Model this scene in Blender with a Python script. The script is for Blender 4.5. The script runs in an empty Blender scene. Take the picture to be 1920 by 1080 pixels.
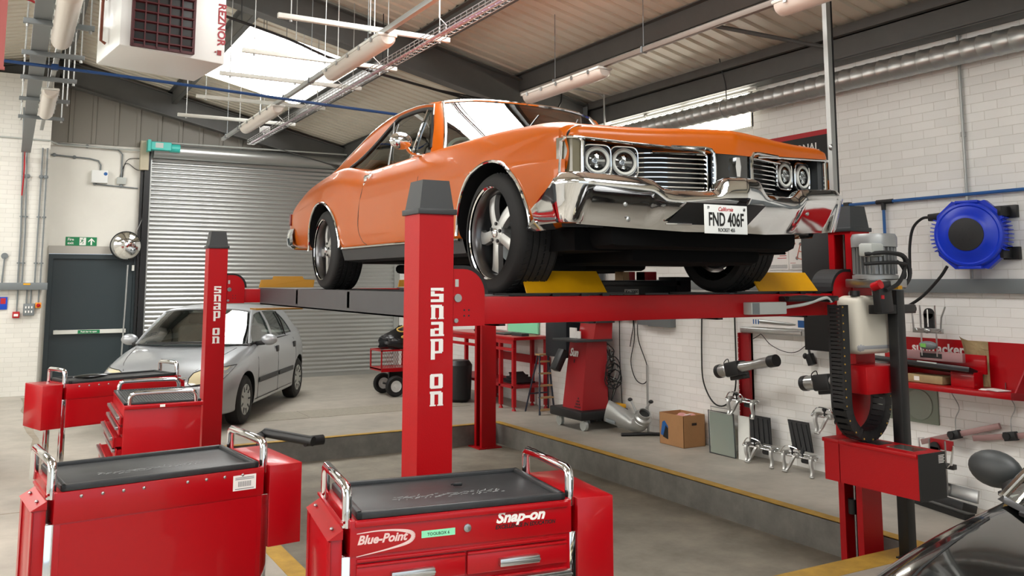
import bpy, bmesh, math, random
from mathutils import Vector, Matrix
random.seed(7)
R = math.radians
sc = bpy.context.scene
COL = sc.collection
# ------------------------------------------------------------------ camera
EYE = Vector((0, 0, 1.82)); YAW, PITCH = 0.5167, 0.11544
F = Vector((math.sin(YAW) * math.cos(PITCH), math.cos(YAW) * math.cos(PITCH), math.sin(PITCH)))
RT = Vector((math.cos(YAW), -math.sin(YAW), 0)); UP = RT.cross(F)
cd = bpy.data.cameras.new('camera'); cam = bpy.data.objects.new('camera', cd); COL.objects.link(cam)
cam.matrix_world = Matrix(((RT.x, UP.x, -F.x, EYE.x), (RT.y, UP.y, -F.y, EYE.y), (RT.z, UP.z, -F.z, EYE.z), (0, 0, 0, 1)))
cd.sensor_width = 36; cd.lens = 1648.5 / 1920 * 36; cd.shift_y = -0.10625; cd.clip_start = 0.05; cd.clip_end = 200
sc.camera = cam
# ------------------------------------------------------------------ sky, exposure
SKY_STRENGTH = 1.5      # overcast sky, comes in through the open doorway behind the camera
ROOFLIGHT = 13.0        # daylit rooflight panels
w = bpy.data.worlds.new('sky'); sc.world = w; w.use_nodes = True
bg = w.node_tree.nodes['Background']; bg.inputs[0].default_value = (0.80, 0.90, 1.0, 1); bg.inputs[1].default_value = SKY_STRENGTH
sc.view_settings.view_transform = 'Standard'; sc.view_settings.look = 'None'
sc.view_settings.exposure = 0.0; sc.view_settings.gamma = 1.0; sc.view_settings.use_curve_mapping = False
sc.cycles.use_denoising = True
sc.cycles.max_bounces = 8; sc.cycles.diffuse_bounces = 5; sc.cycles.glossy_bounces = 4; sc.cycles.transmission_bounces = 8
sc.cycles.sample_clamp_indirect = 6.0
# ------------------------------------------------------------------ materials
def srgb(c):
    return tuple((x / 12.92 if x <= .04045 else ((x + .055) / 1.055) ** 2.4) for x in (v / 255 for v in c))
def mat(name, rgb, rough=.5, metal=0., coat=0., noise=0., nscale=6., bump=0., bscale=40., emit=0., alpha=1., trans=0., spec=.5, dark=None):
    m = bpy.data.materials.new(name); m.use_nodes = True; nt = m.node_tree; b = nt.nodes['Principled BSDF']
    c = srgb(rgb); b.inputs['Base Color'].default_value = (*c, 1)
    b.inputs['Roughness'].default_value = rough; b.inputs['Metallic'].default_value = metal
    b.inputs['Coat Weight'].default_value = coat; b.inputs['Coat Roughness'].default_value = .04
    b.inputs['Specular IOR Level'].default_value = spec
    if trans: b.inputs['Transmission Weight'].default_value = trans
    if alpha < 1: b.inputs['Alpha'].default_value = alpha
    if emit: b.inputs['Emission Color'].default_value = (*c, 1); b.inputs['Emission Strength'].default_value = emit
    if noise or bump:
        tc = nt.nodes.new('ShaderNodeTexCoord')
        if noise:
            n = nt.nodes.new('ShaderNodeTexNoise'); n.inputs['Scale'].default_value = nscale; n.inputs['Detail'].default_value = 6
            n.inputs['Roughness'].default_value = .65
            nt.links.new(tc.outputs['Object'], n.inputs['Vector'])
            r = nt.nodes.new('ShaderNodeValToRGB'); r.color_ramp.elements[0].position = .3; r.color_ramp.elements[1].position = .7
            d = srgb(dark) if dark else tuple(x * (1 - noise) for x in c)
            r.color_ramp.elements[0].color = (*d, 1); r.color_ramp.elements[1].color = (*[min(1, x * (1 + noise * .35)) for x in c], 1)
            nt.links.new(n.outputs['Fac'], r.inputs['Fac']); nt.links.new(r.outputs['Color'], b.inputs['Base Color'])
        if bump:
            n2 = nt.nodes.new('ShaderNodeTexNoise'); n2.inputs['Scale'].default_value = bscale; n2.inputs['Detail'].default_value = 4
            nt.links.new(tc.outputs['Object'], n2.inputs['Vector'])
            bp = nt.nodes.new('ShaderNodeBump'); bp.inputs['Strength'].default_value = bump; bp.inputs['Distance'].default_value = .01
            nt.links.new(n2.outputs['Fac'], bp.inputs['Height']); nt.links.new(bp.outputs['Normal'], b.inputs['Normal'])
    return m
def brick(name, axis, rgb, mortar, bw=.225, bh=.0765):
    m = bpy.data.materials.new(name); m.use_nodes = True; nt = m.node_tree; b = nt.nodes['Principled BSDF']
    g = nt.nodes.new('ShaderNodeNewGeometry'); s = nt.nodes.new('ShaderNodeSeparateXYZ'); c = nt.nodes.new('ShaderNodeCombineXYZ')
    nt.links.new(g.outputs['Position'], s.inputs[0]); nt.links.new(s.outputs[axis], c.inputs[0]); nt.links.new(s.outputs['Z'], c.inputs[1])
    t = nt.nodes.new('ShaderNodeTexBrick'); nt.links.new(c.outputs[0], t.inputs['Vector'])
    t.inputs['Color1'].default_value = (*srgb(rgb), 1); t.inputs['Color2'].default_value = (*[x * .93 for x in srgb(rgb)], 1)
    t.inputs['Mortar'].default_value = (*srgb(mortar), 1); t.inputs['Scale'].default_value = 1; t.inputs['Mortar Size'].default_value = .0035
    t.inputs['Brick Width'].default_value = bw; t.inputs['Row Height'].default_value = bh; t.inputs['Mortar Smooth'].default_value = .6
    n = nt.nodes.new('ShaderNodeTexNoise'); n.inputs['Scale'].default_value = 1.2; n.inputs['Detail'].default_value = 5
    nt.links.new(g.outputs['Position'], n.inputs['Vector'])
    mx = nt.nodes.new('ShaderNodeMix'); mx.data_type = 'RGBA'; mx.blend_type = 'MULTIPLY'; mx.inputs['Factor'].default_value = .14
    nt.links.new(t.outputs['Color'], mx.inputs['A']); nt.links.new(n.outputs['Fac'], mx.inputs['B'])
    nt.links.new(mx.outputs['Result'], b.inputs['Base Color'])
    bp = nt.nodes.new('ShaderNodeBump'); bp.inputs['Strength'].default_value = .5; bp.inputs['Distance'].default_value = .006; bp.invert = True
    nt.links.new(t.outputs['Fac'], bp.inputs['Height']); nt.links.new(bp.outputs['Normal'], b.inputs['Normal'])
    b.inputs['Roughness'].default_value = .55
    return m
def emitter(name, rgb, strength):
    m = bpy.data.materials.new(name); m.use_nodes = True; nt = m.node_tree; nt.nodes.clear()
    e = nt.nodes.new('ShaderNodeEmission'); e.inputs[0].default_value = (*rgb, 1); e.inputs[1].default_value = strength
    o = nt.nodes.new('ShaderNodeOutputMaterial'); nt.links.new(e.outputs[0], o.inputs[0]); return m
def glass(name, tint, clear=.75, rough=0.):
    m = bpy.data.materials.new(name); m.use_nodes = True; nt = m.node_tree; nt.nodes.clear()
    t = nt.nodes.new('ShaderNodeBsdfTransparent'); t.inputs[0].default_value = (*tint, 1)
    g = nt.nodes.new('ShaderNodeBsdfGlossy'); g.inputs['Roughness'].default_value = rough
    fr = nt.nodes.new('ShaderNodeFresnel'); fr.inputs[0].default_value = 1.5
    ad = nt.nodes.new('ShaderNodeMath'); ad.operation = 'MULTIPLY_ADD'; ad.inputs[1].default_value = 1.0; ad.inputs[2].default_value = 1 - clear
    ad.use_clamp = True
    nt.links.new(fr.outputs[0], ad.inputs[0])
    mx = nt.nodes.new('ShaderNodeMixShader'); nt.links.new(ad.outputs[0], mx.inputs[0]); nt.links.new(t.outputs[0], mx.inputs[1]); nt.links.new(g.outputs[0], mx.inputs[2])
    o = nt.nodes.new('ShaderNodeOutputMaterial'); nt.links.new(mx.outputs[0], o.inputs[0]); return m
ORANGE = mat('orange_car_paint', (180, 84, 0), .34, .0, .3, spec=.25)
UNDER = mat('underseal', (8, 8, 9), .9, spec=.15)
SILVER = mat('silver_car_paint', (168, 172, 176), .36, .5, .7)
BLACKCAR = mat('black_car_paint', (10, 11, 11), .12, .0, 1.)
RED = mat('red_enamel', (166, 3, 16), .32, 0, .2, spec=.35)
LIFTRED = mat('red_lift_paint', (172, 2, 14), .42, 0, .05, spec=.3, bump=.12, bscale=160)
DULLRED = mat('dull_red_paint', (150, 12, 22), .5)
CHROME = mat('chrome', (232, 234, 236), .06, 1.)
STEEL = mat('brushed_steel', (176, 178, 178), .32, 1.)
GALV = mat('galvanised_steel', (176, 178, 176), .34, .7, noise=.12, nscale=5)
GALVMATT = mat('galvanised_tube', (172, 174, 172), .45, .6)
ALU = mat('aluminium', (200, 202, 202), .28, 1.)
SPOKE = mat('brushed_spoke_metal', (178, 178, 176), .38, .9)
BARREL = mat('dark_rim_metal', (104, 104, 106), .3, 1.)
TRACKSHADE = mat('shaded_trunking', (120, 110, 102), .5, .3)  # shade painted into the colour of the right-hand galvanised trunking run
BLACK = mat('black_plastic', (22, 23, 25), .45)
BLACKMET = mat('black_steel', (16, 17, 19), .38)
RUBBER = mat('rubber', (20, 20, 21), .7)
CHAR = mat('charcoal_plastic', (48, 51, 53), .5)
TRAY = mat('black_tray_mat', (44, 46, 48), .42, noise=.35, nscale=14)
DARKGREY = mat('dark_grey_paint', (66, 67, 70), .45, noise=.1)
GREYBOX = mat('grey_enamel', (112, 118, 120), .45)
LTGREY = mat('light_grey_plastic', (176, 180, 176), .45)
OFFWHITE = mat('off_white_paint', (212, 213, 206), .5)
WHITE = mat('white_enamel', (222, 224, 222), .35)
LETTER = mat('white_lettering', (236, 234, 230), .5)
INK = mat('black_ink', (14, 12, 13), .5)
REDINK = mat('red_ink', (176, 22, 34), .5)
YELLOW = mat('yellow_paint', (220, 160, 10), .42, noise=.1)
OCHRE = mat('dark_yellow_paint', (186, 132, 16), .5)
KERB = mat('yellow_floor_paint', (190, 150, 60), .6, noise=.3, nscale=7)
BLUE = mat('blue_plastic', (8, 52, 196), .35)
PIPEBLUE = mat('blue_pipe', (32, 92, 158), .35)
TEAL = mat('turquoise_paint', (58, 178, 168), .4)
GREEN = mat('green_sign', (12, 122, 74), .5)
MINT = mat('mint_label', (140, 226, 180), .5)
CARD = mat('cardboard', (166, 122, 80), .75, noise=.12, nscale=5)
KRAFT = mat('kraft_paper', (168, 146, 106), .8, noise=.25, nscale=7)
WOOD = mat('wood', (178, 140, 96), .6, noise=.25, nscale=12)
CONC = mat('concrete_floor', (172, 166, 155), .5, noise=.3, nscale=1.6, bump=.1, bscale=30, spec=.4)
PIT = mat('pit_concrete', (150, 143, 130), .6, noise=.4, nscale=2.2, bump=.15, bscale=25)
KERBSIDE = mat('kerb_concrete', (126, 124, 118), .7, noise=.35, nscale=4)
COVER = mat('steel_floor_cover', (160, 154, 140), .55, noise=.2, nscale=20)
STAIN = mat('floor_joint', (146, 136, 120), .7, noise=.3)
PLASTER = mat('white_plaster', (222, 220, 212), .6, noise=.06, nscale=1.5)
BRICKX = brick('white_brick_far', 'X', (226, 224, 216), (206, 204, 196))
BRICKY = brick('white_brick_side', 'Y', (246, 245, 241), (226, 223, 216))
DECK = mat('roof_deck', (214, 208, 192), .42, noise=.05, nscale=2)
BEAM = mat('grey_beam_paint', (84, 84, 82), .5, noise=.12, nscale=5)
CLAD = mat('grey_cladding', (128, 124, 116), .55)
SHUT = mat('shutter_steel', (176, 178, 176), .34, .75)
DOORG = mat('dark_green_door', (38, 50, 54), .45)
DAY = emitter('daylight_panel', (1.0, .985, .95), ROOFLIGHT)
SIDEDAY = emitter('daylight_window', (1.0, .94, .80), 16)
LEFTDAY = emitter('daylight_side_windows', (1.0, .97, .90), 7)
DIFF = mat('light_diffuser', (204, 196, 186), .3, alpha=1, spec=.6)
CARGLASS = glass('car_glass', (.60, .74, .70), .82)
CLEAR = glass('clear_lens', (.8, .82, .82), .9)
GLASSGREEN = mat('greenish_glass', (150, 160, 150), .08, .3)
TANK = mat('translucent_tank', (206, 200, 186), .45)
TANKOIL = mat('tank_oil', (150, 152, 156), .4)
POLY = mat('bin_bag', (18, 18, 20), .22, bump=.9, bscale=14)
LAMPGLASS = mat('smoked_lens', (92, 86, 66), .18, 0, .6)
CREAM = mat('cream_lens', (214, 204, 168), .12, 0, .8)
BROWNSTONE = mat('maroon_paint', (66, 10, 18), .5)
# ------------------------------------------------------------------ building helpers
WORLDBUILT = {}
def catmull(pts, n=6, closed=False):
    P = [Vector(p) for p in pts]; out = []
    m = len(P)
    if m < 3: return P
    rng = range(m) if closed else range(m - 1)
    for i in rng:
        p1, p2 = P[i], P[(i + 1) % m]
        p0 = P[i - 1] if (closed or i > 0) else p1 * 2 - p2
        p3 = P[(i + 2) % m] if (closed or i + 2 < m) else p2 * 2 - p1
        for k in range(n):
            t = k / n
            out.append(.5 * ((2 * p1) + (p2 - p0) * t + (2 * p0 - 5 * p1 + 4 * p2 - p3) * t * t + (3 * p1 - p0 - 3 * p2 + p3) * t ** 3))
    if not closed: out.append(P[-1])
    return out
class B:
    def __init__(s): s.bm = bmesh.new(); s.mi = 0
    def _f(s, vs):
        try: f = s.bm.faces.new(vs); f.material_index = s.mi; return f
        except ValueError: return None
    def m(s, i): s.mi = i; return s
    def hexa(s, p):      # 8 points: bottom 4 ccw, top 4 ccw
        v = [s.bm.verts.new(q) for q in p]
        fs = [s._f([v[i] for i in f]) for f in ((3, 2, 1, 0), (4, 5, 6, 7), (0, 1, 5, 4), (1, 2, 6, 5), (2, 3, 7, 6), (3, 0, 4, 7))]
        return v, fs
    def box(s, x0, x1, y0, y1, z0, z1, bev=0., seg=2):
        if x0 > x1: x0, x1 = x1, x0
        if y0 > y1: y0, y1 = y1, y0
        if z0 > z1: z0, z1 = z1, z0
        v, fs = s.hexa([(x0, y0, z0), (x1, y0, z0), (x1, y1, z0), (x0, y1, z0), (x0, y0, z1), (x1, y0, z1), (x1, y1, z1), (x0, y1, z1)])
        if bev: s._bev(v, bev, seg)
        return s
    def _bev(s, v, bev, seg=2):
        es = list({e for q in v for e in q.link_edges})
        r = bmesh.ops.bevel(s.bm, geom=es, offset=bev, segments=seg, affect='EDGES', profile=.5, clamp_overlap=True)
        for f in r['faces']: f.material_index = s.mi
    def obox(s, c, d, u, hx, hy, hz, bev=0.):   # oriented box: d = local x, u = local z
        d = Vector(d).normalized(); u = Vector(u).normalized(); e = u.cross(d).normalized(); u = d.cross(e); c = Vector(c)
        p = [c + d * a * hx + e * b * hy + u * k * hz for k in (-1, 1) for a, b in ((-1, -1), (1, -1), (1, 1), (-1, 1))]
        v, fs = s.hexa(p)
        if bev: s._bev(v, bev)
        return s
    def _ring(s, c, ax, r, n, ref=None):
        ax = Vector(ax).normalized()
        a = (ref if ref is not None else (Vector((0, 0, 1)) if abs(ax.z) < .9 else Vector((1, 0, 0)))); a = (a - ax * a.dot(ax)).normalized(); b = ax.cross(a)
        return [s.bm.verts.new(Vector(c) + (a * math.cos(2 * math.pi * i / n) + b * math.sin(2 * math.pi * i / n)) * r) for i in range(n)]
    def _join(s, A, Bq):
        n = len(A)
        for i in range(n): s._f([A[i], A[(i + 1) % n], Bq[(i + 1) % n], Bq[i]])
    def cyl(s, p0, p1, r, r2=None, n=16, caps=True):
        p0, p1 = Vector(p0), Vector(p1); ax = p1 - p0
        A = s._ring(p0, ax, r, n); Bq = s._ring(p1, ax, r if r2 is None else r2, n); s._join(A, Bq)
        if caps: s._f(A[::-1]); s._f(Bq)
        return s
    def lathe(s, prof, c, ax, n=32, caps=True):   # prof: (radius, height along axis)
        c, ax = Vector(c), Vector(ax).normalized(); rings = [s._ring(c + ax * h, ax, max(r, 1e-4), n) for r, h in prof]
        for a, b in zip(rings, rings[1:]): s._join(a, b)
        if caps: s._f(rings[0][::-1]); s._f(rings[-1])
        return s
    def tube(s, pts, r, n=8, sm=0, closed=False, flat=None):
        P = catmull(pts, sm, closed) if sm else [Vector(p) for p in pts]
        rings = []; ref = None; m = len(P)
        for i, p in enumerate(P):
            a = P[i - 1] if (i > 0 or closed) else p; b = P[(i + 1) % m] if (i < m - 1 or closed) else p
            t = (b - a).normalized()
            if ref is None: ref = Vector((0, 0, 1)) if abs(t.z) < .9 else Vector((1, 0, 0))
            ref = (ref - t * ref.dot(t)).normalized()
            rr = r[i] if isinstance(r, (list, tuple)) else r
            rings.append(s._ring(p, t, rr, n, ref))
        for a, b in zip(rings, rings[1:]): s._join(a, b)
        if closed: s._join(rings[-1], rings[0])
        else: s._f(rings[0][::-1]); s._f(rings[-1])
        return s
    def prism(s, poly, ext):
        ext = Vector(ext); a = [s.bm.verts.new(p) for p in poly]; b = [s.bm.verts.new(Vector(p) + ext) for p in poly]
        s._f(a[::-1]); s._f(b); s._join(a, b); return s
    def grid(s, rows, cu=False):
        V = [[s.bm.verts.new(p) for p in r] for r in rows]
        for a, b in zip(V, V[1:]):
            n = len(a)
            for i in range(n if cu else n - 1): s._f([a[i], a[(i + 1) % n], b[(i + 1) % n], b[i]])
        return V
    def poly(s, pts): s._f([s.bm.verts.new(p) for p in pts]); return s
    def ell(s, c, rx, ry, rz, n=16, k=10, axes=None):
        c = Vector(c); X, Y, Z = axes or (Vector((1, 0, 0)), Vector((0, 1, 0)), Vector((0, 0, 1))); rows = []
        for j in range(k + 1):
            t = math.pi * j / k
            rows.append([s.bm.verts.new(c + X * rx * math.sin(t) * math.cos(2 * math.pi * i / n) + Y * ry * math.sin(t) * math.sin(2 * math.pi * i / n) + Z * -rz * math.cos(t)) for i in range(n)])
        for a, b in zip(rows, rows[1:]): s._join(a, b)
        return s
    def text(s, txt, o, d, u, h, ext=.002, off=0., shear=0., sx=1., align='LEFT', space=1.):
        c = bpy.data.curves.new('lettering', 'FONT'); c.body = txt; c.size = h; c.offset = off; c.shear = shear; c.align_x = align; c.extrude = ext; c.space_character = space; c.resolution_u = 3
        ob = bpy.data.objects.new('lettering', c); COL.objects.link(ob)
        bpy.context.view_layer.update(); me = bpy.data.meshes.new_from_object(ob.evaluated_get(bpy.context.evaluated_depsgraph_get()))
        d = Vector(d).normalized(); u = Vector(u).normalized(); nrm = d.cross(u); o = Vector(o)
        vs = [s.bm.verts.new(o + d * v.co.x * sx + u * v.co.y + nrm * v.co.z) for v in me.vertices]
        for p in me.polygons: s._f([vs[i] for i in p.vertices])
        bpy.data.objects.remove(ob); bpy.data.curves.remove(c); bpy.data.meshes.remove(me); return s
    def mesh(s, name, mats, smooth=True, ang=35, sub=None, weld=False):
        bm = s.bm
        if weld: bmesh.ops.remove_doubles(bm, verts=bm.verts, dist=1e-5)
        if sub is not None: bmesh.ops.transform(bm, matrix=sub, verts=bm.verts)
        bmesh.ops.recalc_face_normals(bm, faces=bm.faces)
        me = bpy.data.meshes.new(name); bm.to_mesh(me); bm.free()
        for q in (mats if isinstance(mats, (list, tuple)) else [mats]): me.materials.append(q)
        if smooth:
            me.polygons.foreach_set('use_smooth', [True] * len(me.polygons)); me.set_sharp_from_angle(angle=R(ang))
        return me
def drape(src, pts, d, off=.004):      # lay points on a mesh along direction d
    from mathutils.bvhtree import BVHTree
    me = src.data if hasattr(src, 'data') else src
    t = BVHTree.FromPolygons([v.co.copy() for v in me.vertices], [tuple(p.vertices) for p in me.polygons]); d = Vector(d).normalized(); out = []
    for p in pts:
        h = t.ray_cast(Vector(p) - d * 3, d); out.append((h[0] - d * off) if h[0] is not None else Vector(p))
    return out
def tag(o, label=None, cat=None, group=None, kind=None):
    if label: o['label'] = label
    if cat: o['category'] = cat
    if group: o['group'] = group
    if kind: o['kind'] = kind
    return o
def thing(name, label, cat, loc=(0, 0, 0), rot=0., group=None, world=False):
    o = bpy.data.objects.new(name, None); COL.objects.link(o); o.empty_display_size = .1
    o.location = loc; o.rotation_euler = (0, 0, rot); tag(o, label, cat, group)
    if world: WORLDBUILT[o] = (Matrix.Translation(loc) @ Matrix.Rotation(rot, 4, 'Z')).inverted()
    return o
def part(name, b, mats, parent, label=None, smooth=True, ang=35, weld=False):
    root = parent
    while root.parent: root = root.parent
    me = b.mesh(name, mats, smooth, ang, WORLDBUILT.get(root), weld)
    o = bpy.data.objects.new(name, me); COL.objects.link(o); o.parent = parent
    if label: o['label'] = label
    return o
def solo(name, b, mats, label, cat, group=None, smooth=True, ang=35, kind=None, weld=False):
    bm = b.bm; xs = [v.co for v in bm.verts]
    c = Vector(((min(p.x for p in xs) + max(p.x for p in xs)) / 2, (min(p.y for p in xs) + max(p.y for p in xs)) / 2, min(p.z for p in xs)))
    me = b.mesh(name, mats, smooth, ang, Matrix.Translation(-c), weld)
    o = bpy.data.objects.new(name, me); COL.objects.link(o); o.location = c
    WORLDBUILT[o] = Matrix.Translation(-c)
    return tag(o, label, cat, group, kind)
def struct(name, b, mats, parent=None, smooth=False, ang=30):
    if parent is not None: return part(name, b, mats, parent, smooth=smooth, ang=ang)
    o = solo(name, b, mats, None, None, smooth=smooth, ang=ang); o['kind'] = 'structure'
    WORLDBUILT[o] = Matrix.Translation(-o.location); return o
def dup(root, loc, rot=None, label=None, group=None):
    r = root.copy(); COL.objects.link(r); r.location = loc
    if rot is not None: r.rotation_euler = (0, 0, rot)
    if label: r['label'] = label
    if group: r['group'] = group
    for ch in list(root.children):
        c = ch.copy(); COL.objects.link(c); c.parent = r
        for g in list(ch.children):
            d = g.copy(); COL.objects.link(d); d.parent = c
    return r
# ================================================================== THE SETTING
XR, XL, YF, YN = 6.9, -5.8, 16.86, -4.2          # right wall, left wall, far wall, near wall
PX0, PX1, PY0, PY1, PZ = 1.74, 5.58, 4.16, 10.25, -.25   # recess for the lift
def zdeck(x): return 5.67 - .23 * abs(x - .57)
b = B()
for (x0, x1, y0, y1) in ((XL, PX0, YN - 6, YF), (PX1, XR, YN - 6, YF), (PX0, PX1, YN - 6, PY0), (PX0, PX1, PY1, YF)): b.box(x0, x1, y0, y1, -.3, 0)
floor = struct('floor', b, CONC)
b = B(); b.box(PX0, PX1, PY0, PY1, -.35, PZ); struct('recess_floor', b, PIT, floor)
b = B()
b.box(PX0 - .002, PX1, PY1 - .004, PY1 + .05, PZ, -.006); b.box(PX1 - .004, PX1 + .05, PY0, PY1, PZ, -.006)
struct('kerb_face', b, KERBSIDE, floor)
b = B(); b.box(PX0 - .1, PX1 + .1, PY1, PY1 + .09, -.01, .003); b.box(PX1, PX1 + .1, PY0, PY1, -.01, .004); b.box(PX0 - .13, PX0, PY0 - .1, PY1, -.01, .0035); b.box(PX0 - .13, PX1 + .1, PY0 - .2, PY0, -.01, .003)
struct('kerb_line', b, KERB, floor)
b = B()
for x in (1.2, 3.62): b.box(x, x + 2.4, 11.82, 12.5, -.01, .004)
struct('channel_cover', b, COVER, floor)
b = B(); pts = []
for i in range(26): pts.append((.30 + .03 * math.sin(i * 1.7) + i * .006, 16.0 - i * .52))
rows = [[(x - .04 - .015 * math.sin(k * 2.3), y, .002), (x + .04 + .012 * math.sin(k * 1.3), y, .002)] for k, (x, y) in enumerate(pts)]
b.grid(rows)
b.box(-3, .9, 8.2, 8.215, -.01, .0018)
struct('filled_joint', b, STAIN, floor)
# walls
b = B(); b.box(XR, XR + .3, YN, 6.88, 0, 4.25); b.box(XR, XR + .3, 6.88, YF, 0, 3.48); b.box(XR, XR + .3, 9.6, YF, 3.48, 4.25)
wr = struct('wall_right', b, BRICKY)
b = B(); b.box(XR + .06, XR + .09, 6.88, 9.6, 3.48, 3.90); w1 = struct('window_1', b, SIDEDAY)
b = B(); b.box(XR, XR + .1, 8.0, 8.03, 3.48, 3.88); b.box(XR, XR + .1, 6.86, 6.9, 3.48, 3.88); b.box(XR - .005, XR + .1, 6.88, 9.6, 3.46, 3.49); struct('window_frame', b, OFFWHITE, w1)
b = B(); b.box(XL - .3, XL, YN, 2.0, 0, 4.25); b.box(XL - .3, XL, 13.0, YF, 0, 4.25); b.box(XL - .3, XL, 2.0, 13.0, 0, 1.9); b.box(XL - .3, XL, 2.0, 13.0, 3.8, 4.25); struct('wall_left', b, BRICKY)
b = B(); b.box(XL - .12, XL - .09, 2.0, 13.0, 1.9, 3.8); wl = struct('window_9', b, LEFTDAY)
b = B(); [b.box(XL - .09, XL - .03, 2.0 + 1.1 * k - .03, 2.0 + 1.1 * k + .03, 1.9, 3.8) for k in range(11)]; b.box(XL - .09, XL - .03, 2.0, 13.0, 2.82, 2.87); struct('window_frame', b, OFFWHITE, wl)
DX0, DX1, DZ = .56, 1.96, 2.28                     # fire door
SX0, SX1, SZ = 2.06, 6.84, 4.0                     # roller shutter
b = B(); b.box(XL, DX0, YF, YF + .3, 0, 4.2); b.box(DX0, SX0, YF, YF + .3, DZ + .14, 4.2); b.box(DX1, SX0, YF, YF + .3, 0, DZ + .14); b.box(SX1, XR + .3, YF, YF + .3, 0, 4.2); b.box(SX0, SX1, YF + .15, YF + .3, 0, 4.2)
wf = struct('wall_far', b, PLASTER)
b = B(); b.box(XL, .47, 16.3, YF, 0, 5.2); struct('brick_pier', b, BRICKX, wf)
b = B(); b.box(DX0 - .01, DX1 + .03, YF - .03, YF, DZ + .005, DZ + .14); struct('door_lintel', b, mat('lintel_concrete', (176, 172, 164), .6), wf)
b = B(); n = 0; x = XL; row0 = []; row1 = []
while x < XR:
    for dx, dy in ((0, 0), (.06, 0), (.075, .035), (.13, .035), (.145, 0), (.3, 0)):
        row0.append((x + dx, YF - .02 - dy * .6, 4.2)); row1.append((x + dx, YF - .02 - dy * .6, 5.9))
    x += .36
b.grid([row0, row1]); b.box(XL, XR, YF + .02, YF + .1, 4.2, 5.9); struct('gable_cladding', b, CLAD, wf)
b = B(); b.box(XL, -2.6, YN - .3, YN, 0, 5.9); b.box(3.6, XR, YN - .3, YN, 0, 5.9); b.box(-2.6, 3.6, YN - .3, YN, 4.1, 5.9)
struct('wall_near', b, BRICKX)
# roof deck with rooflight openings (trapezoidal sheet, ribs run down the slope)
RL = [(11.55, 14.85, 2.42, 4.12), (11.55, 14.85, -2.98, -1.28), (4.2, 7.2, -2.98, -1.28), (4.2, 7.5, 2.42, 4.12), (-2.6, 1.6, 2.42, 4.12), (-2.6, 1.2, -2.98, -1.28)]  # fifth one, behind the camera, is unseen and added to brighten the right wall
def deck(b, xa, xb, ya, yb):
    prof = []; y = ya
    while y < yb - 1e-6:
        for dy, dz in ((0, 0), (.13, 0), (.145, .028), (.185, .028), (.2, 0)):
            if y + dy <= yb: prof.append((y + dy, dz))
        y += .2
    b.grid([[(x, yy, zdeck(x) - .028 + dz) for yy, dz in prof] for x in (xa, xb)])
    b.hexa([(xa, ya, zdeck(xa) + .03), (xb, ya, zdeck(xb) + .03), (xb, yb, zdeck(xb) + .03), (xa, yb, zdeck(xa) + .03), (xa, ya, zdeck(xa) + .1), (xb, ya, zdeck(xb) + .1), (xb, yb, zdeck(xb) + .1), (xa, yb, zdeck(xa) + .1)])
b = B()
for side, strips in ((1, ((.57, 2.42), (2.42, 4.12), (4.12, XR + .3))), (-1, ((-1.28, .57), (-2.98, -1.28), (XL - .3, -2.98)))):
    for xa, xb in strips:
        cuts = sorted([(r[0], r[1]) for r in RL if abs(r[2] - xa) < .01])
        y = YN - .4
        for c0, c1 in cuts: deck(b, xa, xb, y, c0); y = c1
        deck(b, xa, xb, y, YF + .3)
ceil = struct('ceiling', b, DECK, smooth=False)
for i, (y0, y1, x0, x1) in enumerate(RL):
    b = B(); z0, z1 = zdeck(x0), zdeck(x1)
    b.hexa([(x0, y0, z0), (x1, y0, z1), (x1, y1, z1), (x0, y1, z0), (x0, y0, z0 + .02), (x1, y0, z1 + .02), (x1, y1, z1 + .02), (x0, y1, z0 + .02)])
    struct('window_%d' % (i + 2), b, DAY)
# structural steel: rafters, purlins, eaves beam, columns
tn = 1
def trim(b, m=BEAM):
    global tn
    o = struct('trim_%d' % tn, b, m); tn += 1; return o
def ibeam(b, P0, P1, up, h, wd, t=.014):
    P0, P1 = Vector(P0), Vector(P1); d = (P1 - P0); L = d.length / 2; c = (P0 + P1) / 2
    u = Vector(up).normalized(); u = (u - d.normalized() * u.dot(d.normalized())).normalized()
    b.obox(c, d, u, L, t / 2, h / 2); b.obox(c + u * (h / 2 - t / 2), d, u, L, wd / 2, t / 2); b.obox(c - u * (h / 2 - t / 2), d, u, L, wd / 2, t / 2)
for y in (YF - .25, 9.7, 2.5):
    b = B()
    for xe, sg in ((XR - .12, 1), (XL + .12, -1)):
        o = .30
        ibeam(b, (.57, y, zdeck(.57) - o), (xe, y, zdeck(xe) - o), (0, 0, 1), .40, .19)
        b.prism([(xe, y - .006, zdeck(xe) - .48), (xe, y - .006, zdeck(xe) - .82), (xe - sg * 1.5, y - .006, zdeck(xe - sg * 1.5) - .48)], (0, .012, 0))
        b.obox(((xe + xe - sg * 1.5) / 2, y, (zdeck(xe) - .82 + zdeck(xe - sg * 1.5) - .48) / 2), (-sg * 1.5, 0, zdeck(xe - sg * 1.5) - .48 - zdeck(xe) + .82), (0, 0, 1), .76, .09, .008)
    trim(b)
for y in (9.7, 2.5):
    b = B(); ibeam(b, (XR - .16, y, 0), (XR - .16, y, 4.15), (1, 0, 0), .26, .2); trim(b, GREYBOX)
for xa in (.62, 2.38, 4.17, 5.62, -1.22, -3.0, -4.5):
    b = B(); z = zdeck(xa) - .03
    b.box(xa - .006, xa + .006, YN, YF, z - .22, z); b.box(xa - .006, xa + .07, YN, YF, z - .225, z - .213); b.box(xa - .07, xa + .006, YN, YF, z - .012, z)
    trim(b)
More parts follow.
